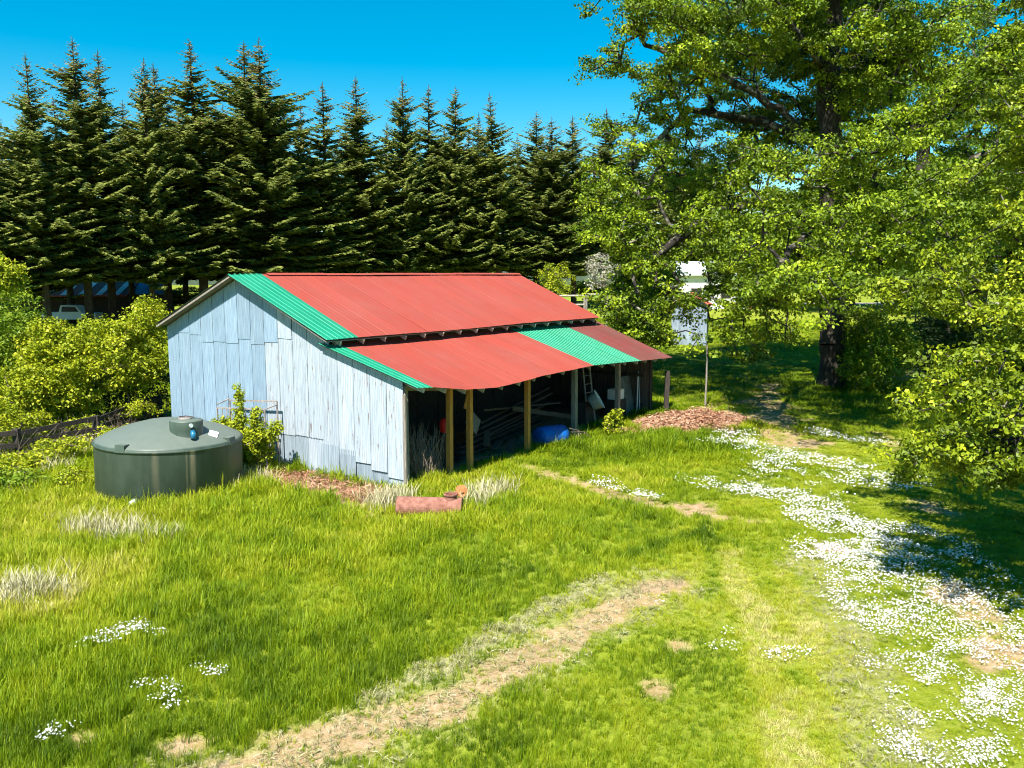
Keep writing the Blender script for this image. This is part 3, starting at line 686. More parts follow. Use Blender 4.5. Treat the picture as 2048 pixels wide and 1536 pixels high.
def skeleton(start, targets, step, rg, droop=.12):
    """start: list of polylines (Nx3) ; returns nodes, parent index"""
    nodes = []; par = []
    for pl_, anchor in start:
        prev = -1
        if anchor is not None and nodes:
            dd = np.linalg.norm(np.array(nodes) - np.array(anchor), axis=1); prev = int(dd.argmin())
        for p in pl_: nodes.append(np.array(p, float)); par.append(prev); prev = len(nodes) - 1
    n0 = len(nodes)
    cap_ = n0 + len(targets) * 30; A = np.zeros((cap_, 3)); A[:n0] = nodes; cnt = n0
    dmin = np.array([np.linalg.norm(A[:n0] - t, axis=1).min() for t in targets])
    for ti in np.argsort(dmin):
        t = targets[ti]; dd = np.linalg.norm(A[:cnt] - t, axis=1) + np.maximum(0, A[:cnt, 2] - t[2]) * .15
        j = int(dd.argmin()); L_ = np.linalg.norm(t - A[j]); k = max(1, int(L_ / step)); a = A[j]; prev = j
        off = rg.normal(size=3) * L_ * .10
        for s in range(1, k + 1):
            u = s / k; p = a + (t - a) * u + off * math.sin(math.pi * u) + np.array([0, 0, droop * L_ * math.sin(math.pi * u)]) + (rg.normal(size=3) * .05 if s < k else 0)
            A[cnt] = p; par.append(prev); prev = cnt; cnt += 1
    return A[:cnt], np.array(par), n0
def tubes_from(A, par, rad, sel, name, mat, parent, ns=5):
    """one truncated cone per edge"""
    idx = np.array([i for i in sel if par[i] >= 0]); 
    a = A[par[idx]]; b_ = A[idx]; ra = rad[par[idx]]; rb = rad[idx]; ra = np.minimum(ra, rb * 1.6)
    t = unit(b_ - a); ref = np.where(np.abs(t[:, 2:3]) > .9, np.array([[1., 0, 0]]), np.array([[0, 0, 1.]])); u = unit(np.cross(t, ref)); w_ = np.cross(t, u)
    an = np.arange(ns) / ns * 2 * np.pi; ca, sa = np.cos(an)[None, :, None], np.sin(an)[None, :, None]
    ring = u[:, None] * ca + w_[:, None] * sa
    V = np.concatenate([a[:, None] + ring * ra[:, None, None], b_[:, None] + ring * rb[:, None, None] + t[:, None] * (rb * .3)[:, None, None]], 1)
    base = (np.arange(len(idx)) * 2 * ns)[:, None]; k = np.arange(ns)[None]
    f = np.stack([base + k, base + (k + 1) % ns, base + ns + (k + 1) % ns, base + ns + k], 2).reshape(-1, 4)
    return mesh(name, V.reshape(-1, 3), f, mat, parent, smooth=True)
def pipe_radii(A, par, n0, r_tip, expo, rmin_base=None):
    cnt = np.ones(len(A)); 
    for i in range(len(A) - 1, -1, -1):
        if par[i] >= 0: cnt[par[i]] += cnt[i]
    ch = np.zeros(len(A)); return r_tip * cnt ** expo
def broad_tree(name, label, cat, base, trunk, limbs, lobes, ncl, per, leafsz, crad, leafmat, seed, barkmat='bark', tip=.010, expo=.40, group=None, thr=.34, noise_s=2.2, inner=.45, trunk_r=None, flat=.55, upbias=.5, step=.55, pads=None):
    rg = np.random.default_rng(seed); base = np.array(base, float)
    root = empty(name, base); tag(root, label, cat, group)
    LB = [(l[0] - base[0], l[1] - base[1], l[2] - base[2], *l[3:]) for l in lobes]
    P = lobe_points(LB, ncl, rg, inner, noise_s, thr, seed) if pads is None else pad_points(LB, ncl, rg, *pads, inner, seed)
    P = P[P[:, 2] > .15]
    st = [(np.array(trunk, float) - base, None)] + [(np.array(l, float) - base, np.array(l[0]) - base) for l in limbs]
    def resample(pl_):
        out = [pl_[0]]
        for a, b_ in zip(pl_[:-1], pl_[1:]):
            k = max(1, int(np.linalg.norm(b_ - a) / .6))
            for s in range(1, k + 1): out.append(a + (b_ - a) * s / k + (rg.normal(size=3) * .06 if s < k else 0))
        return np.array(out)
    st = [(resample(p), an) for p, an in st]
    A, par, n0 = skeleton(st, P, step, rg)
    rad = pipe_radii(A, par, n0, tip, expo)
    nt_ = len(st[0][0])
    if trunk_r is not None:
        zz = np.linspace(0, 1, nt_); rad[:nt_] = np.maximum(rad[:nt_] * 0, trunk_r[0] * (1 - zz) + trunk_r[1] * zz); rad[0] *= 1.35; 
        if nt_ > 2: rad[1] *= 1.08
        rad[nt_:] = np.minimum(rad[nt_:], trunk_r[1] * 1.05)
    tubes_from(A, par, rad, range(1, nt_), 'trunk', M[barkmat], root, 14)
    tubes_from(A, par, rad, range(nt_, len(A)), 'branches', M['bark_lichen'] if barkmat == 'bark' else M[barkmat], root, 5)
    leaf_cloud('crown', P, per, crad, leafsz, leafmat, root, rg, flat, upbias)
    return root
def lobe(px, py, depth, rx, ry, rd): p = at(px, py, depth); s = depth / F; return (p[0], p[1], p[2], rx * s, rd, ry * s)

# ------------------------------------------------------------------ big oak behind the drive
ob = gpx(1665, 778); D = ob[1]
tr = [ob - np.array([0, 0, .2]), at(1667, 640, D), at(1662, 480, D), at(1665, 330, D + .3), at(1655, 180, D), at(1665, 40, D), at(1650, -120, D)]
lim = [[at(1664, 470, D), at(1560, 400, D - 2), at(1440, 420, D - 4), at(1300, 520, D - 5)],
       [at(1664, 330, D), at(1560, 215, D - 1.5), at(1440, 150, D - 2.5), at(1290, 90, D - 3)],
       [at(1664, 300, D), at(1520, 240, D + 2), at(1380, 220, D + 3), at(1250, 340, D + 2)],
       [at(1664, 420, D), at(1740, 330, D - 3), at(1830, 260, D - 5), at(1900, 240, D - 6)],
       [at(1660, 200, D), at(1760, 90, D + 2), at(1850, 20, D + 3)],
       [at(1655, 150, D), at(1560, 20, D - 3), at(1480, -80, D - 4)],
       [at(1664, 500, D), at(1610, 470, D - 6), at(1560, 530, D - 12)],
       [at(1664, 350, D), at(1700, 300, D + 4), at(1720, 250, D + 8)],
       [at(1664, 440, D), at(1710, 430, D - 6), at(1740, 500, D - 13)]]
lob = [lobe(1300, 110, D - 2, 115, 130, 4.5), lobe(1255, 360, D - 1, 75, 120, 4), lobe(1275, 590, D - 4, 75, 105, 3.0), lobe(1450, 490, D - 4, 110, 75, 4),
       lobe(1560, 340, D - 4, 130, 75, 5), lobe(1480, 40, D - 1, 140, 90, 6), lobe(1700, 60, D, 150, 130, 7), lobe(1860, 140, D - 3, 140, 130, 6),
       lobe(1800, 320, D - 9, 140, 90, 5), lobe(1590, 480, D - 10, 120, 70, 4.5), lobe(1760, 470, D - 11, 120, 75, 5), lobe(1540, 610, D - 9, 75, 50, 3.5), lobe(1700, 545, D - 14, 130, 50, 4), lobe(1560, 545, D - 13, 80, 35, 3), lobe(1400, 620, D - 5, 60, 45, 1.8), lobe(1470, 650, D - 6, 60, 40, 2.0), lobe(1250, 470, D - 3, 70, 60, 3),
       lobe(1600, -150, D, 250, 110, 6), lobe(1640, 150, D + 7, 200, 160, 4), lobe(1400, 330, D + 4, 110, 110, 4), lobe(1500, 690, D - 6, 40, 22, 1.5), lobe(1820, 560, D - 12, 80, 60, 3.5)]
broad_tree('oak_tree', 'large spreading oak whose thick dark trunk stands beside the drive', 'tree', ob, tr, lim, lob, 6400, 56, .145, .52, M['oak_leaf'], 11, trunk_r=(.68, .42), flat=.5, tip=.016, pads=(640, 1.3, .16))

# oak further back at the right
o2 = gpx(1895, 690); D2 = o2[1]
tr = [o2 - np.array([0, 0, .2]), at(1895, 560, D2), at(1850, 440, D2), at(1840, 380, D2), at(1860, 200, D2)]
lim = [[at(1845, 420, D2), at(1800, 380, D2), at(1760, 330, D2 - 2)], [at(1845, 400, D2), at(1920, 330, D2), at(1990, 300, D2)], [at(1860, 250, D2), at(1950, 150, D2), at(2010, 60, D2 + 1)], [at(1890, 560, D2), at(1800, 560, D2 - 3), at(1770, 570, D2 - 4)]]
lob = [lobe(1960, 260, D2, 150, 180, 6), lobe(1780, 560, D2 - 2, 110, 70, 5), lobe(1930, 500, D2, 140, 110, 5), lobe(1980, 60, D2 + 2, 130, 140, 6), lobe(2120, 300, D2 + 2, 140, 260, 7), lobe(1720, 440, D2 + 3, 90, 80, 4)]
broad_tree('oak_tree', 'oak with a forked dark trunk farther back at the right', 'tree', o2, tr, lim, lob, 2200, 60, .18, .68, M['oak_leaf'], 23, trunk_r=(.66, .40), flat=.5, tip=.018, pads=(190, 1.8, .2))

# near oak whose trunk stands outside the right edge
b3 = np.array([15.8, 17.8, float(terr(15.8, 17.8))])
tr = [b3 - np.array([0, 0, .2]), b3 + [0, 0, 3], b3 + [-.3, .2, 6], b3 + [0, 0, 10]]
lim = [[b3 + [0, 0, 2.9], (12.6, 16.4, 4.4), (10.4, 15.2, 4.0), (8.6, 14.4, 2.9)], [b3 + [0, 0, 4], (13.6, 17.6, 6), (11.6, 17.4, 7.0)], [b3 + [0, 0, 3.6], (13.2, 15, 4.5), (11.2, 13.2, 3.8)],
       [b3 + [-.2, 0, 5.5], (14, 18.5, 8.5), (12.4, 18.6, 10.0)], [b3 + [0, 0, 5], (17.6, 15.6, 7.5), (19, 14, 8)], [b3 + [0, 0, 5], (17.6, 20, 8), (18, 22, 9)]]
lob = [(8.9, 14.6, 3.6, 1.9, 1.8, 1.25), (8.0, 14.2, 2.55, .95, 1.1, .6), (7.9, 15.2, 4.2, 1.0, 1.2, .6), (9.2, 13.3, 2.9, 1.3, 1.2, 1.0), (10.2, 15.8, 4.6, 1.9, 1.9, 1.5), (10.8, 14.2, 4.0, 1.8, 1.6, 1.5), (9.9, 16.6, 2.9, 1.5, 1.5, 1.1), (11.4, 17.4, 6.8, 2.1, 2.4, 1.8), (12.2, 18.2, 9.4, 2.3, 2.4, 2.0),
       (13.4, 18.6, 12.2, 2.6, 2.6, 2.0), (16, 18, 12.5, 3.2, 3.2, 2.5), (13, 14.5, 6.5, 2.0, 2.0, 1.8), (18, 15, 8, 2.2, 2.2, 2), (18, 21, 8.5, 2.2, 2.2, 2), (9.0, 18.2, 5.4, 1.2, 1.4, .9)]
broad_tree('oak_tree', 'near oak reaching in from the right edge with low sunlit branches', 'tree', b3, tr, lim, lob, 4300, 62, .092, .30, M['oak_leaf_near'], 31, trunk_r=(.5, .26), inner=.15, flat=.5, pads=(430, .72, .09))

# ------------------------------------------------------------------ firs
def fir_mesh(seed, h, r0, bare):
    rg = np.random.default_rng(seed); cen = []; tdir = []; ln = []; wd = []; nr = []; top = []
    bz = bare; k = 0
    brv = []; 
    while bz < h - .25:
        rel = (bz - bare) / (h - bare); L0 = r0 * (1 - rel ** 1.1) ** .85 * (1 + .16 * math.sin(bz * 2.1 + seed) + .10 * math.sin(bz * .9 + 2 * seed)) * (.72 + .28 * min(1, rel * 5)) * (1 if rel < .8 else .95) + .12
        nb = 7 if rel < .7 else 5
        for q in range(nb):
            az = rg.uniform(0, 2 * math.pi); L_ = L0 * (rg.uniform(.45, 1.1) if rg.random() < .85 else rg.uniform(1.0, 1.4)); z0 = bz + rg.uniform(-.15, .15)
            dr = rg.uniform(.10, .34) * (1 - rel * .75); ns = max(3, int(L_ / .14))
            s = (np.arange(ns) + .5) / ns
            # branch droops then lifts at the tip
            rr_ = L_ * s; zz = z0 + L_ * ((.16 + .35 * rel) * s - dr * 1.9 * s * (1 - s * .62))
            bx = rr_ * math.cos(az); by = rr_ * math.sin(az); dx, dy = math.cos(az), math.sin(az)
            for side in (-1, 1, 0):
                tl = (.30 + .45 * (1 - s)) * min(1.1, L_ * .34 + .18) * rg.uniform(.7, 1.25, ns)
                if side == 0: tl = tl * .8
                ang = az + side * rg.uniform(.6, 1.15, ns)
                tx, ty = np.cos(ang), np.sin(ang); tz = rg.uniform(-.55, .05, ns) - (.5 if side == 0 else 0) * rg.random(ns)
                T = unit(np.stack([tx, ty, tz], 1)); P = np.stack([bx, by, zz], 1)
                cen.append(P + T * (tl[:, None] * .45)); tdir.append(T); ln.append(tl); wd.append(tl * rg.uniform(.38, .6, ns)); top.append(np.full(ns, rel))
                nn_ = unit(np.stack([rg.normal(0, .5, ns), rg.normal(0, .5, ns), np.ones(ns)], 1)); nr.append(nn_)
        bz += rg.uniform(.22, .40) * (1 if rel < .75 else .9)
    # leader
    for q in range(14):
        z = h - .9 + q * .07; a = rg.uniform(0, 6.28); cen.append(np.array([[.08 * math.cos(a), .08 * math.sin(a), z]])); tdir.append(unit(np.array([[math.cos(a), math.sin(a), .9]]))); ln.append(np.array([.3])); wd.append(np.array([.06])); top.append(np.array([1.])); nr.append(np.array([[0, 0, 1.]]))
    cen = np.concatenate(cen); T = np.concatenate(tdir); ln = np.concatenate(ln)[:, None]; wd = np.concatenate(wd)[:, None]; nr = np.concatenate(nr); top = np.concatenate(top)
    S = unit(np.cross(T, nr)); U = np.cross(S, T)
    V = np.stack([cen - T * ln * .5, cen + S * wd * .5 - U * wd * .18, cen + T * ln * .55, cen - S * wd * .5 - U * wd * .18], 1).reshape(-1, 3)
    f = np.arange(len(V)).reshape(-1, 4); rnd = np.clip(rg.random(len(cen)) * .75 + .1 * rg.random(), 0, 1)
    brown = (top + rg.normal(0, .12, len(top)) > .86).astype(int)
    o = mesh('crown', V, f, [M['fir'], M['fir_tip']], midx=brown, attr={'rnd': ('FACE', rnd)})
    me = o.data; bpy.data.objects.remove(o); 
    mb = MB(); mb.tube([(0, 0, -.3), (0, 0, h * .3), (0, 0, h * .7), (0, 0, h + .2)], [.30, .23, .12, .015], 8, cap=False)
    o = mb.build('trunk', M['bark_fir'], None, True); mt = o.data; bpy.data.objects.remove(o)
    return me, mt, h
FIRS = [fir_mesh(s, 22, r, bz) for s, r, bz in ((1, 5.6, 4.2), (2, 4.6, 4.5), (3, 6.0, 4.1), (4, 4.2, 4.7), (5, 5.3, 4.3))]
ordn = ['first', 'second', 'third', 'fourth', 'fifth', 'sixth', 'seventh', 'eighth', 'ninth', 'tenth', 'eleventh', 'twelfth', 'thirteenth', 'fourteenth', 'fifteenth', 'sixteenth', 'seventeenth', 'eighteenth', 'nineteenth', 'twentieth', 'twenty-first', 'twenty-second', 'twenty-third', 'twenty-fourth', 'twenty-fifth', 'twenty-sixth', 'twenty-seventh']
GAPS = [(60, 215, 2), (140, 190, 2), (262, 200, 2), (370, 200, 2), (455, 205, 2), (570, 215, 2), (695, 240, 2), (772, 245, 2), (885, 255, 2), (940, 262, 2), (1040, 270, 2)]
TOPS = [(-40, 200, 0), (30, 225, 1), (92, 105, 0), (175, 72, 0), (222, 98, 1), (302, 118, 0), (336, 122, 1), (408, 78, 0), (503, 80, 1), (532, 76, 0), (600, 205, 1), (658, 165, 0), (728, 150, 0), (812, 152, 0), (858, 172, 1), (908, 170, 0), (958, 225, 1), (1002, 182, 0), (1072, 225, 1), (1106, 232, 0), (1148, 232, 0), (1205, 215, 1), (1265, 240, 0), (1330, 250, 1), (1390, 262, 0), (1450, 300, 1)]
TOPS = TOPS + GAPS
rg = np.random.default_rng(99)
for i, (px, py, back) in enumerate(TOPS):
    dep = 66 + max(px, 0) * .030 + back * 5 + rg.uniform(-1.5, 1.5)
    p = at(px, 560, dep); z = float(terr(p[0], dep)); topz_ = at(px, py, dep)[2]
    me, mt, h0 = FIRS[(i * 3 + back) % 5]
    root = empty('fir_tree', (p[0], dep, z), rg.uniform(0, 6.28)); s = (topz_ - z) / (h0 + .2); ws = s * rg.uniform(.95, 1.4)
    for nm, md in (('trunk', mt), ('crown', me)):
        o = bpy.data.objects.new(nm, md); COL.objects.link(o); o.parent = root
    root.scale = (ws * rg.uniform(.85, 1.15), ws, s); root.rotation_euler[0] = rg.normal(0, .02); root.rotation_euler[1] = rg.normal(0, .02)
    tag(root, f'tall dark fir in the evergreen row behind the barn, {ordn[i]} from the left' if back < 2 else f'shorter fir at the back of the evergreen row, {ordn[i - 26]} from the left', 'fir tree', 'firs in the row behind the barn')

# ------------------------------------------------------------------ shrubs
def shrub(name, label, cat, base, lobes, ncl, per, lsz, crad, mat, seed, nst=7, group=None, flat=.8, upbias=.6, thr=.25, noise_s=.9, stem=.9):
    rg_ = np.random.default_rng(seed); base = np.array(base, float); root = empty(name, base); tag(root, label, cat, group)
    P = lobe_points([(l[0] - base[0], l[1] - base[1], l[2] - base[2], *l[3:]) for l in lobes], ncl, rg_, .3, noise_s, thr, seed); P = P[P[:, 2] > .05]
    tgt = P[rg_.choice(len(P), min(nst * 5, len(P)), False)]
    A, par, n0 = skeleton([(np.array([[0, 0, -.1], [0, 0, .15]]), None)], tgt, .4, rg_, .05)
    rad = pipe_radii(A, par, n0, .009, .35)
    tubes_from(A, par, rad, range(1, len(A)), 'stems', M['twig'], root, 4)
    leaf_cloud('foliage', P, per, crad, lsz, mat, root, rg_, flat, upbias)
    return root
def slobe(px, py, depth, rx, ry, rd): return lobe(px, py, depth, rx, ry, rd)
def sh(px, py): return gpx(px, py)
shrub('large_shrub', 'big yellow-green shrub left of the barn, tallest behind the rail fence', 'shrub', np.array([-14.6, 31.5, 0]), [slobe(240, 710, 31, 90, 75, 1.6), slobe(295, 645, 32, 42, 55, 1.2), slobe(200, 675, 31.5, 60, 40, 1.3), slobe(280, 730, 31, 50, 40, 1.2)], 620, 34, .115, .30, M['shrub_leaf'], 41)
shrub('large_shrub', 'wide yellow-green shrub in the middle of the left hedge', 'shrub', np.array([-16.2, 30, 0]), [slobe(120, 755, 30, 85, 80, 1.6), slobe(100, 680, 30.5, 65, 42, 1.2), slobe(130, 800, 30, 70, 35, 1.0)], 560, 34, .115, .30, M['shrub_leaf'], 42)
shrub('large_shrub', 'darker leafy shrub at the left edge above the brambles', 'shrub', np.array([-19.2, 30, 0]), [slobe(10, 690, 30.5, 60, 80, 1.5), slobe(-50, 640, 31, 60, 90, 1.5), slobe(40, 620, 33, 40, 40, 1.2)], 420, 34, .12, .32, M['bramble_leaf'], 43)
shrub('bramble', 'yellow-green bramble mass at the left edge under the dark shrub', 'bramble', np.array([-17.3, 28.2, 0]), [slobe(10, 790, 28.2, 65, 55, 1.0), slobe(60, 770, 29, 40, 45, .8)], 260, 28, .10, .26, M['shrub_leaf'], 55)
shrub('bright_young_tree', 'bright lime green young tree at the far left edge', 'tree', np.array([-27, 44, .1]), [slobe(0, 560, 44, 42, 50, 1.4), slobe(-50, 540, 44, 50, 60, 1.5)], 260, 34, .17, .42, M['shrub_leaf'], 44)
shrub('bramble', 'bramble thicket left of the tank along the fence foot', 'bramble', sh(70, 930), [slobe(50, 925, 24.6, 70, 22, .8), slobe(0, 850, 26.5, 50, 45, 1.0), slobe(70, 850, 27.5, 40, 30, .7), slobe(20, 935, 24.0, 60, 22, .8)], 360, 26, .095, .22, M['shrub_leaf'], 45)
shrub('bramble', 'low dark green bramble clump in the left corner of the meadow', 'bramble', sh(30, 1000), [slobe(30, 965, 22.5, 60, 25, .8), slobe(-40, 960, 22.5, 50, 35, .9)], 240, 26, .085, .18, M['bramble_leaf'], 46)
shrub('bramble', 'pale bramble clump touching the left side of the tank', 'bramble', sh(160, 990), [slobe(150, 965, 22.3, 38, 30, .6)], 110, 24, .08, .16, M['shrub_leaf'], 47)
shrub('bramble', 'brambles between the tank top and the fence rails', 'bramble', sh(230, 900), [slobe(225, 865, 27.2, 50, 18, .6), slobe(120, 890, 25.6, 60, 16, .6), slobe(170, 845, 28, 35, 16, .5), slobe(280, 820, 30, 40, 18, .6)], 150, 24, .09, .18, M['shrub_leaf'], 48)
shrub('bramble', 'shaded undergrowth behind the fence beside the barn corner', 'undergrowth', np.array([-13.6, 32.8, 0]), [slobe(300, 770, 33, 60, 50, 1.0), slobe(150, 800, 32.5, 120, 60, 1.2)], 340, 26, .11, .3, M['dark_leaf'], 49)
# vine shrub against the wall
vb = barn_world(-1.0, 4.9); vb[2] = float(terr(vb[0], vb[1]))
def bl(X, Y, z, rx, ry, rz): p = barn_world(X, Y, z); return (p[0], p[1], p[2], rx, ry, rz)
shrub('climbing_shrub', 'spiky yellow-green shrub in front of the leaning metal crate', 'shrub', vb, [bl(-.85, 5.75, 2.0, .16, .16, .62), bl(-.9, 5.75, 1.2, .30, .3, .5), bl(-.9, 6.5, 1.25, .38, .3, .22), bl(-.85, 5.05, 1.45, .22, .2, .5), bl(-.9, 4.5, 1.2, .42, .3, .22), bl(-.95, 5.2, .75, .75, .5, .45), bl(-.8, 4.15, 1.45, .16, .15, .22)], 420, 26, .085, .14, M['shrub_leaf'], 50, 10, thr=.1)
sb = sh(1225, 872); shrub('small_shrub', 'small pale leafy sapling at the foot of the second grey post', 'shrub', sb, [(sb[0], sb[1], .45, .38, .35, .42), (sb[0] + .1, sb[1] - .1, .85, .22, .22, .2)], 60, 20, .10, .13, M['shrub_leaf'], 51, 5)
# undergrowth round the big oak and right
shrub('undergrowth_bush', 'leafy dark bush growing right beside the big oak trunk', 'bush', gpx(1740, 800), [lobe(1740, 740, 41, 60, 55, 1.4), lobe(1725, 660, 42, 45, 50, 1.2), lobe(1790, 690, 42.5, 45, 50, 1.3)], 420, 30, .15, .36, M['oak_leaf'], 52)
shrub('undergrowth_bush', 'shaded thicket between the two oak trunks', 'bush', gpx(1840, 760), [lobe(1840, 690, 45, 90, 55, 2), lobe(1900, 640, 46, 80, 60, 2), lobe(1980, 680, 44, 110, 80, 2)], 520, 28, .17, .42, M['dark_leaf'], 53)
shrub('hedge_bush', 'bushy green shrub just behind the far corner of the barn', 'bush', np.array([8.4, 51, .2]), [lobe(1275, 640, 50, 65, 60, 1.8), lobe(1268, 575, 52, 38, 50, 1.6), lobe(1310, 560, 52, 60, 50, 1.8)], 460, 30, .18, .45, M['oak_leaf'], 54)
for k, (px, py, dpt, lab) in enumerate([(1112, 560, 72, 'small budding fruit tree behind the barn roof end'), (1205, 545, 70, 'pale blossoming fruit tree beside the white gate')]):
    q = at(px, 600, dpt); q[2] = float(terr(q[0], q[1]))
    shrub('fruit_tree', lab, 'tree', q, [lobe(px, py, dpt, 38, 38, 1.4)], 110, 22, .14, .4, M['blossom'] if k else M['shrub_leaf'], 60 + k, 8)
# far trees filling the horizon
FT = [(-330, 480, 130), (1570, 400, 100), (1700, 350, 92), (1815, 330, 96), (1960, 280, 88), (2110, 300, 90), (1440, 440, 112), (300, 590, 92), (385, 575, 90), (480, 570, 94), (1180, 560, 118), (1090, 555, 120)]
base_far = None
for k, (px, py, dpt) in enumerate(FT):
    q = at(px, 600, dpt); q[2] = float(terr(q[0], q[1])); tz = at(px, py, dpt)[2]
    if base_far is None:
        base_far = broad_tree('hedgerow_tree', '', '', (0, 0, 0), [(0, 0, -.2), (0, 0, 3), (0, 0, 7)], [[(0, 0, 3), (2, 1, 5), (3.2, 1, 7)], [(0, 0, 3), (-2, -1, 5.5), (-3, 0, 7)]],
                              [(0, 0, 7.5, 4, 4, 3.2), (2.6, 0, 5.5, 2.6, 2.6, 2.4), (-2.8, .5, 5.5, 2.8, 2.6, 2.6), (.5, -2.4, 5, 2.6, 2.4, 2.3), (0, 2.5, 5.5, 2.6, 2.4, 2.3)], 620, 26, .34, .8, M['dark_leaf'] if False else M['bramble_leaf'], 71, trunk_r=(.3, .15), thr=.25)
        root = base_far; first = False
    else:
        root = base_far.copy(); COL.objects.link(root)
        for ch in base_far.children:
            c_ = ch.copy(); COL.objects.link(c_); c_.parent = root
    root.location = tuple(q); root.rotation_euler = (0, 0, k * 1.3); s = max(.25, (tz - q[2]) / 10.5); sw_ = s * 1.25 if k < 7 else max(s * 1.5, .7); root.scale = (sw_, sw_, s)
    tag(root, ['hazy green tree beyond the left edge of the fir row', 'far hedgerow tree seen just left of the big oak trunk', 'far hedgerow tree seen right of the big oak trunk', 'far hedgerow tree showing between the two oak trunks', 'far hedgerow tree behind the forked oak', 'far hedgerow tree at the right edge of the view', 'far hedgerow tree above the small metal shed', 'low dark bush behind the fir trunks beside the blue roof', 'low dark bush behind the firs left of the barn gable', 'low dark bush behind the firs above the barn ridge', 'far low tree above the open pipe gateway', 'far low tree above the right end of the barn ridge'][k], 'tree', 'far hedgerow trees')

# ------------------------------------------------------------------ rail fence at the left
fence = empty('rail_fence', sh(40, 930)); f0 = np.array(fence.location); tag(fence, 'old dark wooden rail fence running from the left to the barn corner', 'fence')
fp = [np.array([-17.6, 23.2, 0]), sh(40, 930), sh(197, 898), np.array([-13.9, 31.2, 0]), sh(322, 850)]
for q in fp:
    q[2] = float(terr(q[0], q[1])); mb = MB(); a = q - f0; mb.beam(a + [0, 0, -.2], a + [random.uniform(-.05, .05), 0, 1.12], .18, .18, up=(0, 1, 0)); mb.build('post', M['wood_dark'], fence)
for a, b_ in zip(fp[:-1], fp[1:]):
    for zz in (.35, .72, 1.02):
        mb = MB(); mb.beam(a - f0 + [0, -.1, zz + random.uniform(-.05, .05)], b_ - f0 + [0, -.1, zz + random.uniform(-.09, .05)], .04, .15); mb.build('rail', M['wood_dark'], fence)
mb = MB(); r_ = random.Random(12)
for _ in range(420):
    t = r_.random() * 3.4 + .6; i_ = min(int(t), 3); q = fp[i_] + (fp[i_ + 1] - fp[i_]) * (t - i_) + np.array([r_.gauss(-.2, .35), r_.gauss(.3, .35), 0])
    e = q + np.array([r_.gauss(0, .35), r_.gauss(0, .35), r_.uniform(.3, 1.15)]); mb.tube([q, (q + e) / 2 + [r_.gauss(0, .12), r_.gauss(0, .12), .12], e], [.012, .010, .005], 3, cap=False)
o = mb.build('dry_canes', M['twig']); tag(o, 'tangle of dry brown canes growing through the rail fence', 'canes', kind='stuff')
# crate of bars leaning on the wall
cr = empty('wire_crate', barn_world(-.45, 5.8)); cr.rotation_euler = (0, 0, PHI); cr.location.z = float(terr(cr.location.x, cr.location.y)); tag(cr, 'rusty metal bar crate leaning against the pale blue wall', 'crate')
mb = MB()
for x in (-.28, .18):
    zt = 1.82 if x < 0 else 2.0
    mb.beam((x, -1.05, .05), (x, -1.05, zt + .05), .035, .035, up=(0, 1, 0)); mb.beam((x, 1.15, .05), (x, 1.15, zt - .1), .035, .035, up=(0, 1, 0)); mb.beam((x, -1.05, zt + .05), (x, 1.15, zt - .1), .04, .04); mb.beam((x, -1.05, .5), (x, 1.15, .5), .03, .03)
for y in (-1.05, 1.15): mb.beam((-.28, y, 1.82 if y > 0 else 1.87), (.18, y, 1.95), .03, .03)
mb.build('frame', M['steel'], cr)
for k in range(9):
    mb = MB(); y = -.85 + k * .22; mb.tube([(-.28, y, .1), (-.28, y, 1.86 - (y + 1.05) * .07)], .013, 5); mb.build('bar', M['steel'], cr)

# ------------------------------------------------------------------ right middle distance
def gp(px, py): return gpx(px, py)
o = MB().tube([(0, 0, -.2), (.03, 0, 1.2), (.02, .02, 2.6)], [.045, .04, .03], 6).build('slim_pole', M['wood_grey']); o.location = tuple(gp(1410, 812)); tag(o, 'thin grey pole standing in the leaf litter right of the barn', 'pole')
mb = MB(); mb.beam((0, 0, -.2), (.03, 0, 1.65), .18, .18, up=(0, 1, 0)); o = mb.build('old_post', M['wood_dark']); o.location = tuple(gp(1332, 822)); tag(o, 'short dark wooden post just past the lean-to corner', 'post')
# leaf litter mound
mc = gp(1400, 845); nl = 5200; rg = np.random.default_rng(5); lc = np.array([gp(1400, 845)[:2], gp(1440, 850)[:2], gp(1370, 800)[:2], gp(1350, 830)[:2], gp(1300, 865)[:2], gp(1380, 865)[:2], gp(1430, 800)[:2]]); P = lc[rg.integers(0, len(lc), nl)] + np.stack([rg.normal(0, .75, nl), rg.normal(0, 1.0, nl)], 1)
wn = (vnoise(P[:, 0], P[:, 1], 1.3, 17) - .5) * 1.9 + (vnoise(P[:, 0], P[:, 1], .5, 18) - .5) * .9
mz = np.maximum(terr(P[:, 0], P[:, 1]) + .02, terr(P[:, 0], P[:, 1]) - .10 + .34 * (1 - ss(.2, 2.3, np.hypot((P[:, 0] - mc[0]) / 1.15, (P[:, 1] - mc[1] - .5) / 1.35) + wn)) + .05)
mound = []
u = np.linspace(-4, 4, 40); UX, UY = np.meshgrid(mc[0] + u, mc[1] + u); wn = (vnoise(UX, UY, 1.3, 17) - .5) * 1.9 + (vnoise(UX, UY, .5, 18) - .5) * .9
MR = np.hypot((UX - mc[0]) / 1.15, (UY - mc[1] - .5) / 1.35) + wn; UZ = terr(UX, UY) - .14 + .34 * (1 - ss(.2, 2.3, MR)) + .05 * vnoise(UX, UY, .35, 8)
ii = (np.arange(39)[:, None] * 40 + np.arange(39)[None]).ravel(); o = mesh('soil_mound', np.stack([UX.ravel(), UY.ravel(), UZ.ravel()], 1), np.stack([ii, ii + 1, ii + 41, ii + 40], 1), m_simple('reddish_soil', (.16, .075, .04), (.38, .23, .14), 7, .95), smooth=True); tag(o, kind='structure')
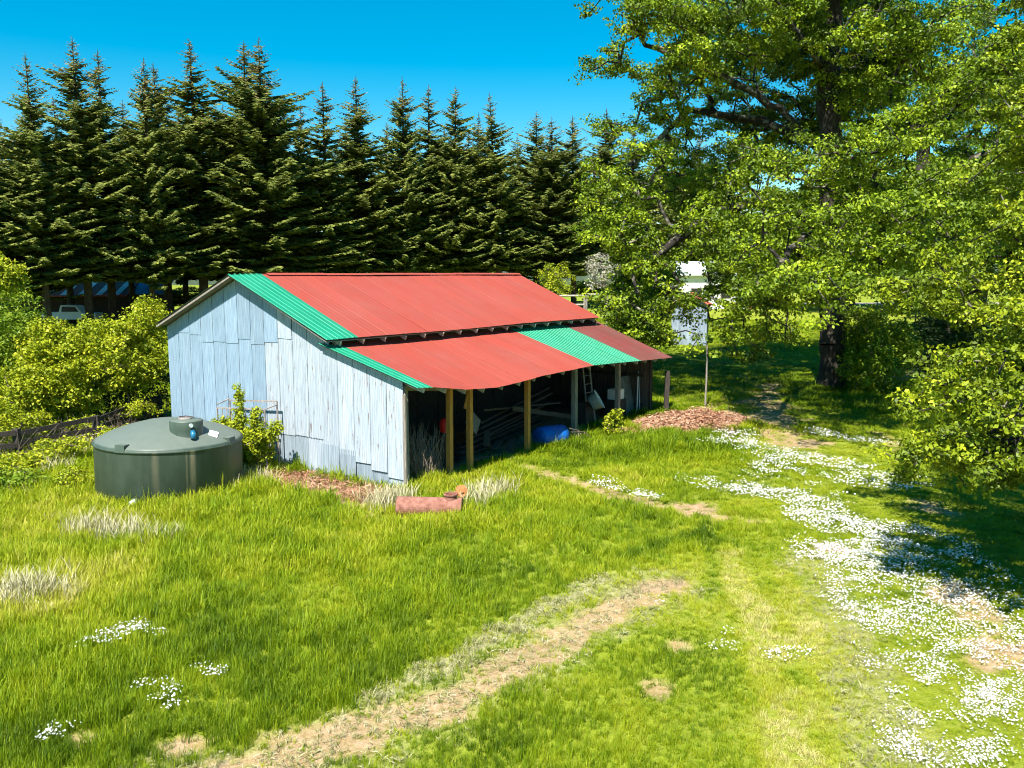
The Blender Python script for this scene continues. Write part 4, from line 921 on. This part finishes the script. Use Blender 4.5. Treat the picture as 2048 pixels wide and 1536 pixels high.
nr = unit(rg.normal(size=(nl, 3)) * .45 + [0, 0, 1]); v, f = leaf_quads(np.stack([P[:, 0], P[:, 1], mz], 1), nr, rg.uniform(.06, .15, nl), .6, rg)
o = mesh('fallen_leaves', v, f, M['leaf_litter'], attr={'rnd': ('FACE', rg.random(nl))}); tag(o, 'reddish brown fallen leaves scattered over the soil mound', 'leaves', kind='stuff')
# dry cut grass and leaf bits at the barn foot
rg = np.random.default_rng(6); nl = 2600; X = rg.uniform(-1.6, -.1, nl); Y = rg.uniform(.2, 5.4, nl); wp = np.array([barn_world(a, b_) for a, b_ in zip(X, Y)])
nr = unit(rg.normal(size=(nl, 3)) * .5 + [0, 0, 1]); v, f = leaf_quads(np.stack([wp[:, 0], wp[:, 1], terr(wp[:, 0], wp[:, 1]) + rg.uniform(.0, .12, nl)], 1), nr, rg.uniform(.12, .3, nl), .12, rg)
o = mesh('dry_straw', v, f, M['leaf_litter'], attr={'rnd': ('FACE', rg.random(nl))}); tag(o, 'reddish dry straw lying along the foot of the gable wall', 'straw', kind='stuff')

# small metal shed
sp0 = gp(1342, 690); sp1 = gp(1412, 692); shd = empty('metal_shed', sp0); ang = math.atan2(sp1[1] - sp0[1] + .4, sp1[0] - sp0[0]); shd.rotation_euler = (0, 0, ang - R(12)); tag(shd, 'small pale metal shed with a rusty red roof behind the oak branches', 'shed')
sw = math.hypot(*(sp1 - sp0)[:2]); sd_ = 4.2; h1, h2 = 3.5, 2.9
for k in range(5):
    a = sw * k / 5; bb = sw * (k + 1) / 5 + .02; mb = MB(); top = lambda x: 3.0 + .75 * (1 - abs(x - sw / 2) / (sw / 2))
    for i in range(8):
        x0 = a + (bb - a) * i / 8; x1 = a + (bb - a) * (i + 1) / 8; y0 = -.012 * (i % 2); y1 = -.012 * ((i + 1) % 2)
        mb.add([(x0, y0 - .004 * (k % 2), -.2), (x1, y1 - .004 * (k % 2), -.2), (x1, y1 - .004 * (k % 2), top(x1)), (x0, y0 - .004 * (k % 2), top(x0))], [(0, 1, 2, 3)])
    mb.build('wall_sheet', M['sheet_old'], shd)
for k in range(6):
    a = sd_ * k / 6; bb = sd_ * (k + 1) / 6; mb = MB(); mb.box((sw - .02 + .004 * (k % 2), a, -.2), (sw + .01 + .004 * (k % 2), bb - .02, 3.0)); mb.build('wall_board', M['wood_grey'], shd)
mb = MB(); mb.box((-.01, .02, -.2), (.02, sd_, 2.98)); mb.box((0, sd_ - .02, -.2), (sw, sd_ + .01, 2.98)); mb.build('rear_wall', M['wood_grey'], shd)
mb = MB()
for s in (0, 1):
    x0, x1 = (sw / 2, -.25) if s == 0 else (sw / 2, sw + .25); z1 = 3.0 + .05 - .75 * (.25 / (sw / 2))
    P = [(x0, -.35, 3.83), (x0, sd_ + .3, 3.83), (x1, sd_ + .3, z1 + .02), (x1, -.35, z1 + .02)]
    slab(mb, P if s else P[::-1], .05)
mb.build('roof', m_simple('orange_rust_roof', (.55, .10, .04), (.45, .13, .07), 2, .7), shd)
# white farm building far behind
wb = gp(1400, 640); wb = np.array([21.5, 96, float(terr(21.5, 96))]); hb = empty('white_farm_building', wb, R(8)); tag(hb, 'white farm building with orange trim half hidden by oak leaves', 'building')
mb = MB(); mb.box((-7, 0, -.3), (5.5, 7, 4.0)); mb.build('wall', M['white'], hb); mb = MB(); slab(mb, [(-7.4, -.5, 3.9), (5.9, -.5, 3.9), (5.9, 3.5, 5.4), (-7.4, 3.5, 5.4)], .12); slab(mb, [(-7.4, 7.5, 3.9), (-7.4, 3.5, 5.4), (5.9, 3.5, 5.4), (5.9, 7.5, 3.9)], .12); mb.build('roof', M['pale_metal'], hb)
mb = MB(); mb.box((5.4, -.12, -.2), (5.9, -.02, 4.0)); mb.build('corner_trim', M['rust_orange'], hb)
for x in (-5, -1.5, 2):
    mb = MB(); mb.box((x, -.06, 1.2), (x + 1.3, -.01, 2.4)); f_ = mb.build('window', M['wood_grey'], hb); mb = MB(); mb.box((x + .1, -.08, 1.3), (x + 1.2, -.062, 2.3)); mb.build('pane', M['black'], f_)
# gravel road strip far right
mb = MB(); xs = np.linspace(14, 80, 40)
for a, bb in zip(xs[:-1], xs[1:]):
    mb.add([(a, 108, float(terr(a, 108)) + .05), (bb, 108, float(terr(bb, 108)) + .05), (bb, 114, float(terr(bb, 114)) + .05), (a, 114, float(terr(a, 114)) + .05)], [(0, 1, 2, 3)])
tag(mb.build('gravel_road', m_simple('pale_gravel', (.26, .21, .18), (.36, .30, .26), 3, .95)), kind='structure')
# pipe gates
def pipe_gate(p0, p1, h, label, brace, name='pipe_gate'):
    e = empty(name, p0); tag(e, label, 'gate'); dv = np.array(p1) - np.array(p0)
    for a in (np.zeros(3), dv): mb = MB(); mb.tube([a + [0, 0, -.2], a + [0, 0, h]], .09, 8); mb.build('post', M['wood_grey'], e)
    for zz in brace: mb = MB(); mb.tube([np.array([0, 0, zz]), dv + [0, 0, zz]], .07, 8); mb.build('rail', M['rafter'], e)
    return e
ga = at(1118, 600, 66); gb_ = at(1169, 600, 66.4); gc = at(1214, 600, 66)
for q in (ga, gb_, gc): q[2] = float(terr(q[0], q[1]))
zt = at(1169, 590, 66)[2] - gb_[2]
pipe_gate(ga, gb_, zt, 'white rail fence panel with a low rail right behind the barn roof', (zt - .05, zt - .75))
pipe_gate(gb_ + [.15, 0, 0], gc, zt + .1, 'tall open pipe gateway to the right of the white rail panel', (zt + .05,))
for k, (px, py, hh) in enumerate([(1770, 690, 2.0), (1828, 686, 2.1)]):
    q = gp(px, py); mb = MB(); mb.tube([(0, 0, -.2), (0, 0, hh)], .06, 6); o = mb.build('fence_stake', M['wood_dark']); o.location = tuple(q); tag(o, ['thin fence stake nearer the big oak trunk', 'thin fence stake nearer the forked oak'][k], 'stake', 'stakes between the oaks')
# far left farm buildings behind the firs
lb = at(90, 640, 84); lb[2] = float(terr(lb[0], 84)) - .75; fb = empty('red_roofed_stable', lb, R(6)); tag(fb, 'low farm shed with a faded red and white striped roof under the firs', 'shed')
mb = MB(); slab(mb, [(-6.5, -1.0, 3.0), (8.2, -1.0, 3.0), (8.2, 3.2, 4.3), (-6.5, 3.2, 4.3)], .1); rf = mb.build('roof', M['red'], fb)
for k in range(9):
    x = -6.3 + k * 1.65; mb = MB(); mb.add([(x, -1.03, 3.04), (x + .6, -1.03, 3.04), (x + .6, 3.2, 4.35), (x, 3.2, 4.35)], [(0, 1, 2, 3)]); mb.build('roof_panel', M['white'], rf)
mb = MB(); mb.box((-6.4, 2.9, -.2), (8.0, 3.1, 3.9)); mb.build('wall', M['wood_dark'], fb)
for k in range(6): mb = MB(); mb.box((-6.2 + k * 2.7, -.8, -.2), (-6.0 + k * 2.7, -.6, 2.95)); mb.build('post', M['wood_dark'], fb)
l2 = at(205, 640, 86); l2[2] = float(terr(l2[0], 86)) - .8; fb = empty('blue_roofed_shed', l2, R(4)); tag(fb, 'shed with a bright blue roof behind the fir trunks', 'shed')
mb = MB(); slab(mb, [(-3.6, -1.0, 3.1), (6.5, -1.0, 3.1), (6.5, 3.2, 4.8), (-3.6, 3.2, 4.8)], .1); mb.build('roof', m_simple('blue_roof', (.03, .16, .5), (.06, .24, .62), 2, .5), fb); mb = MB(); mb.box((-3.4, 0, -.2), (6.2, 3.0, 3.2)); mb.build('wall', M['wood_dark'], fb)
# white pickup parked there
pk = at(145, 645, 78); pk[2] = float(terr(pk[0], 78)); car = empty('parked_pickup', pk, R(5)); tag(car, 'white pickup parked between the fir trunks at the left', 'pickup')
mb = MB(); mb.add([(-2.4, -.85, .5), (2.4, -.85, .5), (2.4, -.85, 1.05), (1.2, -.85, 1.12), (.7, -.85, 1.75), (-.6, -.85, 1.78), (-.8, -.85, 1.15), (-2.4, -.85, 1.12), (-2.4, .85, .5), (2.4, .85, .5), (2.4, .85, 1.05), (1.2, .85, 1.12), (.7, .78, 1.75), (-.6, .78, 1.78), (-.8, .85, 1.15), (-2.4, .85, 1.12)],
    [(0, 1, 2, 3, 6, 7), (3, 4, 5, 6), (15, 14, 11, 10, 9, 8), (14, 13, 12, 11)] + [(i, i + 8, (i + 1) % 8 + 8, (i + 1) % 8) for i in range(8)]); mb.build('body', M['white'], car)
mb = MB(); mb.add([(-.55, -.87, 1.2), (.95, -.87, 1.2), (.65, -.86, 1.66), (-.5, -.86, 1.68)], [(0, 1, 2, 3)]); mb.build('side_window', M['black'], car)
for x in (-1.5, 1.5):
    for y in (-.8, .8): mb = MB(); mb.tube([(x, y - .12, .38), (x, y + .12, .38)], .38, 14); mb.build('wheel', M['black'], car)

# ------------------------------------------------------------------ grass, clippings and daisies (instanced tufts)
def tuft(name, nb, h, wdt, spread, lean_, mat, seed, seedhead=False):
    rg_ = np.random.default_rng(seed); v = []; f = []
    for k in range(nb):
        az = rg_.uniform(0, 6.28); r_ = spread * rg_.random() ** .5; hh = h * rg_.uniform(.5, 1.1); ln = lean_ * rg_.uniform(.2, 1.3); a2 = rg_.uniform(0, 6.28)
        bx, by = r_ * math.cos(az), r_ * math.sin(az); dx, dy = math.cos(a2), math.sin(a2); sx, sy = -dy * wdt / 2, dx * wdt / 2; b0 = len(v)
        for t, wv in ((0, 1), (.45, .9), (.8, .6)):
            ox = ln * hh * t * t; z = hh * t * (1 - .25 * ln * t)
            v.append((bx + dx * ox - sx * wv, by + dy * ox - sy * wv, z)); v.append((bx + dx * ox + sx * wv, by + dy * ox + sy * wv, z))
        ox = ln * hh; v.append((bx + dx * ox, by + dy * ox, hh * (1 - .25 * ln)))
        f += [(b0, b0 + 1, b0 + 3, b0 + 2), (b0 + 2, b0 + 3, b0 + 5, b0 + 4), (b0 + 4, b0 + 5, b0 + 6)]
    me = bpy.data.meshes.new(name); me.from_pydata(v, [], f); me.materials.append(mat); return bpy.data.objects.new(name, me)
def m_grass(name, stops, trans=.42):
    m, n, b = newmat(name); t = attrf(n, 'tint', 'INSTANCER')
    c = ramp(n, t, stops); n.links.new(c, b.inputs['Base Color']); b.inputs['Roughness'].default_value = .55; b.inputs['Specular IOR Level'].default_value = .25
    tl = n.nodes.new('ShaderNodeBsdfTranslucent'); n.links.new(c, tl.inputs[0]); mx = n.nodes.new('ShaderNodeMixShader'); mx.inputs[0].default_value = trans
    n.links.new(b.outputs[0], mx.inputs[1]); n.links.new(tl.outputs[0], mx.inputs[2]); n.links.new(mx.outputs[0], n.nodes['Material Output'].inputs[0]); return m
MG = m_grass('grass_blades', [(0, (.070, .135, .003)), (.3, (.215, .315, .005)), (.6, (.38, .42, .012)), (.85, (.52, .50, .07)), (1, (.64, .57, .24))])
MH = m_grass('hay_clippings', [(0, (.17, .17, .06)), (.5, (.36, .34, .16)), (1, (.60, .53, .36))], .15)
MD = m_grass('daisy_petals', [(0, (.72, .70, .66)), (1, (.86, .85, .84))], .2)
def instancer(name, pts, rotz, scl, tint, idx, protos, label, cat):
    c_ = bpy.data.collections.new(name + '_parts')
    for p in protos: c_.objects.link(p)
    me = bpy.data.meshes.new(name); me.vertices.add(len(pts)); me.vertices.foreach_set('co', np.asarray(pts, np.float32).ravel())
    for an, arr in (('rz', rotz), ('tint', tint)):
        a = me.attributes.new(an, 'FLOAT', 'POINT'); a.data.foreach_set('value', np.asarray(arr, np.float32))
    a = me.attributes.new('scl', 'FLOAT_VECTOR', 'POINT'); a.data.foreach_set('vector', np.asarray(scl, np.float32).ravel())
    a = me.attributes.new('pick', 'INT', 'POINT'); a.data.foreach_set('value', np.asarray(idx, np.int32))
    o = bpy.data.objects.new(name, me); COL.objects.link(o); tag(o, label, cat, kind='stuff')
    g_ = bpy.data.node_groups.new(name, 'GeometryNodeTree'); g_.interface.new_socket('Geometry', in_out='INPUT', socket_type='NodeSocketGeometry'); g_.interface.new_socket('Geometry', in_out='OUTPUT', socket_type='NodeSocketGeometry')
    gi = g_.nodes.new('NodeGroupInput'); go = g_.nodes.new('NodeGroupOutput'); ip = g_.nodes.new('GeometryNodeInstanceOnPoints'); ci = g_.nodes.new('GeometryNodeCollectionInfo')
    ci.inputs['Collection'].default_value = c_; ci.inputs['Separate Children'].default_value = True; ci.inputs['Reset Children'].default_value = True
    def na(nm, dt):
        x = g_.nodes.new('GeometryNodeInputNamedAttribute'); x.data_type = dt; x.inputs['Name'].default_value = nm; return x.outputs['Attribute']
    cx = g_.nodes.new('ShaderNodeCombineXYZ'); g_.links.new(na('rz', 'FLOAT'), cx.inputs['Z'])
    g_.links.new(gi.outputs[0], ip.inputs['Points']); g_.links.new(ci.outputs[0], ip.inputs['Instance']); ip.inputs['Pick Instance'].default_value = True
    g_.links.new(na('pick', 'INT'), ip.inputs['Instance Index']); g_.links.new(cx.outputs[0], ip.inputs['Rotation']); g_.links.new(na('scl', 'FLOAT_VECTOR'), ip.inputs['Scale'])
    g_.links.new(ip.outputs[0], go.inputs[0])
    md = o.modifiers.new('tufts', 'NODES'); md.node_group = g_
    return o
def zground(x, y):
    nr_ = 1 - ss(40, 60, y); return terr(x, y) + (vnoise(x, y, .45, 21) - .5) * .05 * nr_ - dirt_mask(x, y) * .03 * nr_
def scatter(n_, rmin, rmax, power, rg_, half=.78):
    u = rg_.random(n_); e = 2 - power; r_ = (rmin ** e + u * (rmax ** e - rmin ** e)) ** (1 / e); a = rg_.uniform(-half, half, n_)
    return r_ * np.sin(a), r_ * np.cos(a)
rg = np.random.default_rng(77)
x, y = scatter(190000, 7.5, 85, 1.45, rg)
dmk = dirt_mask(x, y); hmk = hay_mask(x, y); X, Y = barn_local(x, y)
keep = rg.random(len(x)) > dmk * .80 + hmk * .35
keep &= ~((np.hypot(x - tcx, y - tcy) < TR)) & ~((X > .1) & (X < 15) & (Y > .9) & (Y < 10.3)) & (np.abs(x) < .62 * y + 6)
x, y = x[keep], y[keep]; dmk = dmk[keep]; hmk = hmk[keep]
r_ = np.hypot(x, y); H_ = np.clip(gh(x, y) * .8, .04, .5) * (.65 + .7 * vnoise(x, y, 1.1, 31)) * rg.uniform(.7, 1.25, len(x)) * (1 - .6 * dmk) * (1 - .5 * hmk)
tnt = np.clip(gt(x, y) * .75 + (vnoise(x, y, 1.6, 41) - .5) * .35 + (vnoise(x, y, .5, 43) - .5) * .3 + rg.normal(0, .13, len(x)) - .05 + .2 * hmk, 0, 1)
for Pm, wm, am in ((pl([(1450, 1100), (1500, 1200), (1540, 1350), (1570, 1560)]), .32, .40), (pl([(1570, 1150), (1610, 1260), (1650, 1400), (1680, 1560)]), .25, .28), (pl([(1330, 1080), (1420, 1050), (1480, 1010)]), .3, .15)):
    tnt = np.clip(tnt + am * (1 - ss(wm * .5, wm * 1.3, dist_poly(x, y, Pm) + (vnoise(x, y, .4, 88) - .5) * .3)), 0, 1)
for Pm, wm in ((pl([(1250, 1120), (1330, 1090), (1420, 1060)]), .22), (pl([(1410, 1050), (1430, 1120), (1420, 1200)]), .2)):
    tnt = np.clip(tnt - .3 * (1 - ss(wm * .5, wm * 1.3, dist_poly(x, y, Pm))), 0, 1)
# strips of mown grass
z = zground(x, y) - .01
widen = np.clip(r_ / 14, .8, 3.2)
scl = np.stack([widen * np.clip(H_ / .3, .6, 1.2), widen * np.clip(H_ / .3, .6, 1.2), H_ / .3], 1)
protos = [tuft('grass_tuft_%d' % k, 14, .30, .010, .085, ln, MG, 200 + k) for k, ln in enumerate((.35, .6, .9, .5))] + [tuft('grass_tuft_4', 7, .20, .034, .05, 1.1, MG, 208), tuft('grass_tuft_5', 5, .46, .007, .06, .35, MG, 209)]
instancer('meadow_grass', np.stack([x, y, z], 1), rg.uniform(0, 6.28, len(x)), scl, tnt, rg.choice(6, len(x), p=[.22, .22, .22, .20, .06, .08]), protos, 'bright green meadow grass covering the ground', 'grass')
# dry stalks along barn, fence, tank foot
rg = np.random.default_rng(78)
DR = pl([(100, 930), (190, 900)]), pl([(30, 940), (120, 945)]), pl([(760, 1010), (800, 1000)]), pl([(930, 1020), (1000, 985)]), pl([(830, 950), (860, 955)]), pl([(150, 1060), (330, 1090)]), pl([(0, 1190), (110, 1195)]), pl([(1070, 890), (1130, 880)]), pl([(430, 985), (520, 965)])
pts = []
for P in DR:
    for _ in range(170):
        t = rg.random(); q = P[0] + (P[1] - P[0]) * t + rg.normal(0, .28, 2); pts.append(q)
pts = np.array(pts); x, y = pts.T; hh = rg.uniform(.35, .8, len(x))
protos = [tuft('dry_tuft_%d' % k, 6, .5, .012, .07, .5, MH, 220 + k) for k in range(3)]
instancer('dry_grass_stalks', np.stack([x, y, zground(x, y)], 1), rg.uniform(0, 6.28, len(x)), np.stack([np.full(len(x), 1.2)] * 2 + [hh / .5 * .8], 1), rg.uniform(.4, 1, len(x)), rg.integers(0, 3, len(x)), protos, 'pale dry grass stalks along the fence, barn foot and meadow', 'dry grass')
# mown clippings
rg = np.random.default_rng(79); x, y = scatter(60000, 7.5, 32, 1.2, rg, .7); hk = hay_mask(x, y); k = rg.random(len(x)) < hk * .6; x, y, hk = x[k], y[k], hk[k]
def flat_proto(name, seed):
    rg_ = np.random.default_rng(seed); n_ = 12; c_ = np.stack([rg_.normal(0, .07, n_), rg_.normal(0, .07, n_), rg_.uniform(.01, .06, n_)], 1); nr_ = unit(rg_.normal(size=(n_, 3)) * .4 + [0, 0, 1])
    v, f = leaf_quads(c_, nr_, rg_.uniform(.08, .2, n_), .10, rg_); me = bpy.data.meshes.new(name); me.from_pydata(v.tolist(), [], f.tolist()); me.materials.append(MH); return bpy.data.objects.new(name, me)
sz = rg.uniform(.4, .8, len(x)); instancer('mown_clippings', np.stack([x, y, zground(x, y) + .01], 1), rg.uniform(0, 6.28, len(x)), np.stack([sz, sz, sz * (.8 + 1.2 * hk)], 1), np.clip(rg.normal(.35, .22, len(x)), 0, 1), rg.integers(0, 3, len(x)), [flat_proto('clipping_%d' % k, 300 + k) for k in range(3)], 'grey-green mown grass clippings along the wheel track and lawn', 'clippings')
# daisies
rg = np.random.default_rng(80)
DZ = [(pl([(1660, 1060), (1720, 1130), (1740, 1200), (1790, 1290), (1880, 1400), (1960, 1520)]), .75, .6), (pl([(1800, 1080), (1860, 1180), (1980, 1320), (2080, 1450)]), .8, .55), (pl([(1480, 880), (1560, 960), (1640, 1030)]), .8, .4), (pl([(1430, 970), (1560, 985), (1640, 1000)]), .9, .5), (pl([(1500, 900), (1640, 930), (1750, 960)]), 1.4, .32), (pl([(1520, 985), (1620, 975)]), .4, .7), (pl([(1640, 870), (1760, 890)]), .5, .6), (pl([(1200, 975), (1300, 1005)]), .3, .45),
      (pl([(1640, 1040), (1720, 1060), (1800, 1070)]), .8, .75), (pl([(1680, 1110), (1780, 1090), (1850, 1090)]), .9, 1.0), (pl([(1700, 1180), (1760, 1200)]), .45, .9), (pl([(1720, 1240), (1750, 1260)]), .3, .8), (pl([(1760, 1290), (1900, 1320), (1990, 1330)]), .55, .8),
      (pl([(1850, 1400), (2048, 1400), (2150, 1420)]), .8, .9), (pl([(1800, 1370), (1860, 1440)]), .4, .6), (pl([(2000, 1350), (2080, 1300)]), .5, .6), (pl([(1880, 1120), (1960, 1250)]), 1.0, .4), (pl([(1440, 1300), (1480, 1270)]), .25, .5), (pl([(1560, 1320), (1600, 1300)]), .2, .4), (pl([(1850, 1500), (2000, 1520)]), .5, .8),
      (pl([(200, 1310), (260, 1285)]), .28, 1.0), (pl([(300, 1290), (330, 1290)]), .15, .8), (pl([(290, 1390), (330, 1415)]), .2, .5), (pl([(410, 1355), (435, 1375)]), .12, .8), (pl([(350, 1432)]), .1, .8), (pl([(80, 1510), (110, 1490)]), .18, .8), (pl([(130, 1480)]), .15, .5), (pl([(70, 1240)]), .15, .4), (pl([(1800, 620), (1850, 650)]), 1.5, .2), (pl([(1320, 1212)]), .15, .6)]
x, y = scatter(230000, 7.5, 45, 1.2, rg, .75); pr = np.zeros(len(x)); nz = vnoise(x, y, .35, 51) * .55 + vnoise(x, y, 1.0, 52) * .45
for P, wd, amt in DZ: pr = np.maximum(pr, amt * (1 - ss(wd * .5, wd * 1.3, dist_poly(x, y, P))))
k = rg.random(len(x)) < pr * np.where(x < 0, .55, 1) * ss(.26, .64, nz) * 1.0; x, y = x[k], y[k]
def daisy(name, seed):
    rg_ = np.random.default_rng(seed); v = []; f = []
    for _ in range(5):
        cx_, cy_ = rg_.normal(0, .085, 2); z_ = rg_.uniform(.03, .09); r0 = rg_.uniform(.012, .020); tl = rg_.normal(0, .35, 2); b0 = len(v)
        v.append((cx_, cy_, z_ + .004))
        for q in range(7): a = q * 2 * math.pi / 7; dx, dy = r0 * math.cos(a), r0 * math.sin(a); v.append((cx_ + dx, cy_ + dy, z_ + dx * tl[0] + dy * tl[1]))
        f += [(b0, b0 + 1 + q, b0 + 1 + (q + 1) % 7) for q in range(7)]
    me = bpy.data.meshes.new(name); me.from_pydata(v, [], f); me.materials.append(MD); return bpy.data.objects.new(name, me)
sz = rg.uniform(.45, .95, len(x)) * np.clip(np.hypot(x, y) / 15, .9, 1.6); hgt = np.clip(gh(x, y), .04, .4)
instancer('white_daisies', np.stack([x, y, zground(x, y) + np.maximum(0, hgt * .75 - .05)], 1), rg.uniform(0, 6.28, len(x)), np.stack([sz] * 3, 1), rg.random(len(x)), rg.integers(0, 3, len(x)), [daisy('daisy_%d' % k, 400 + k) for k in range(3)], 'drifts of small white daisies over the lawn and meadow', 'daisies')
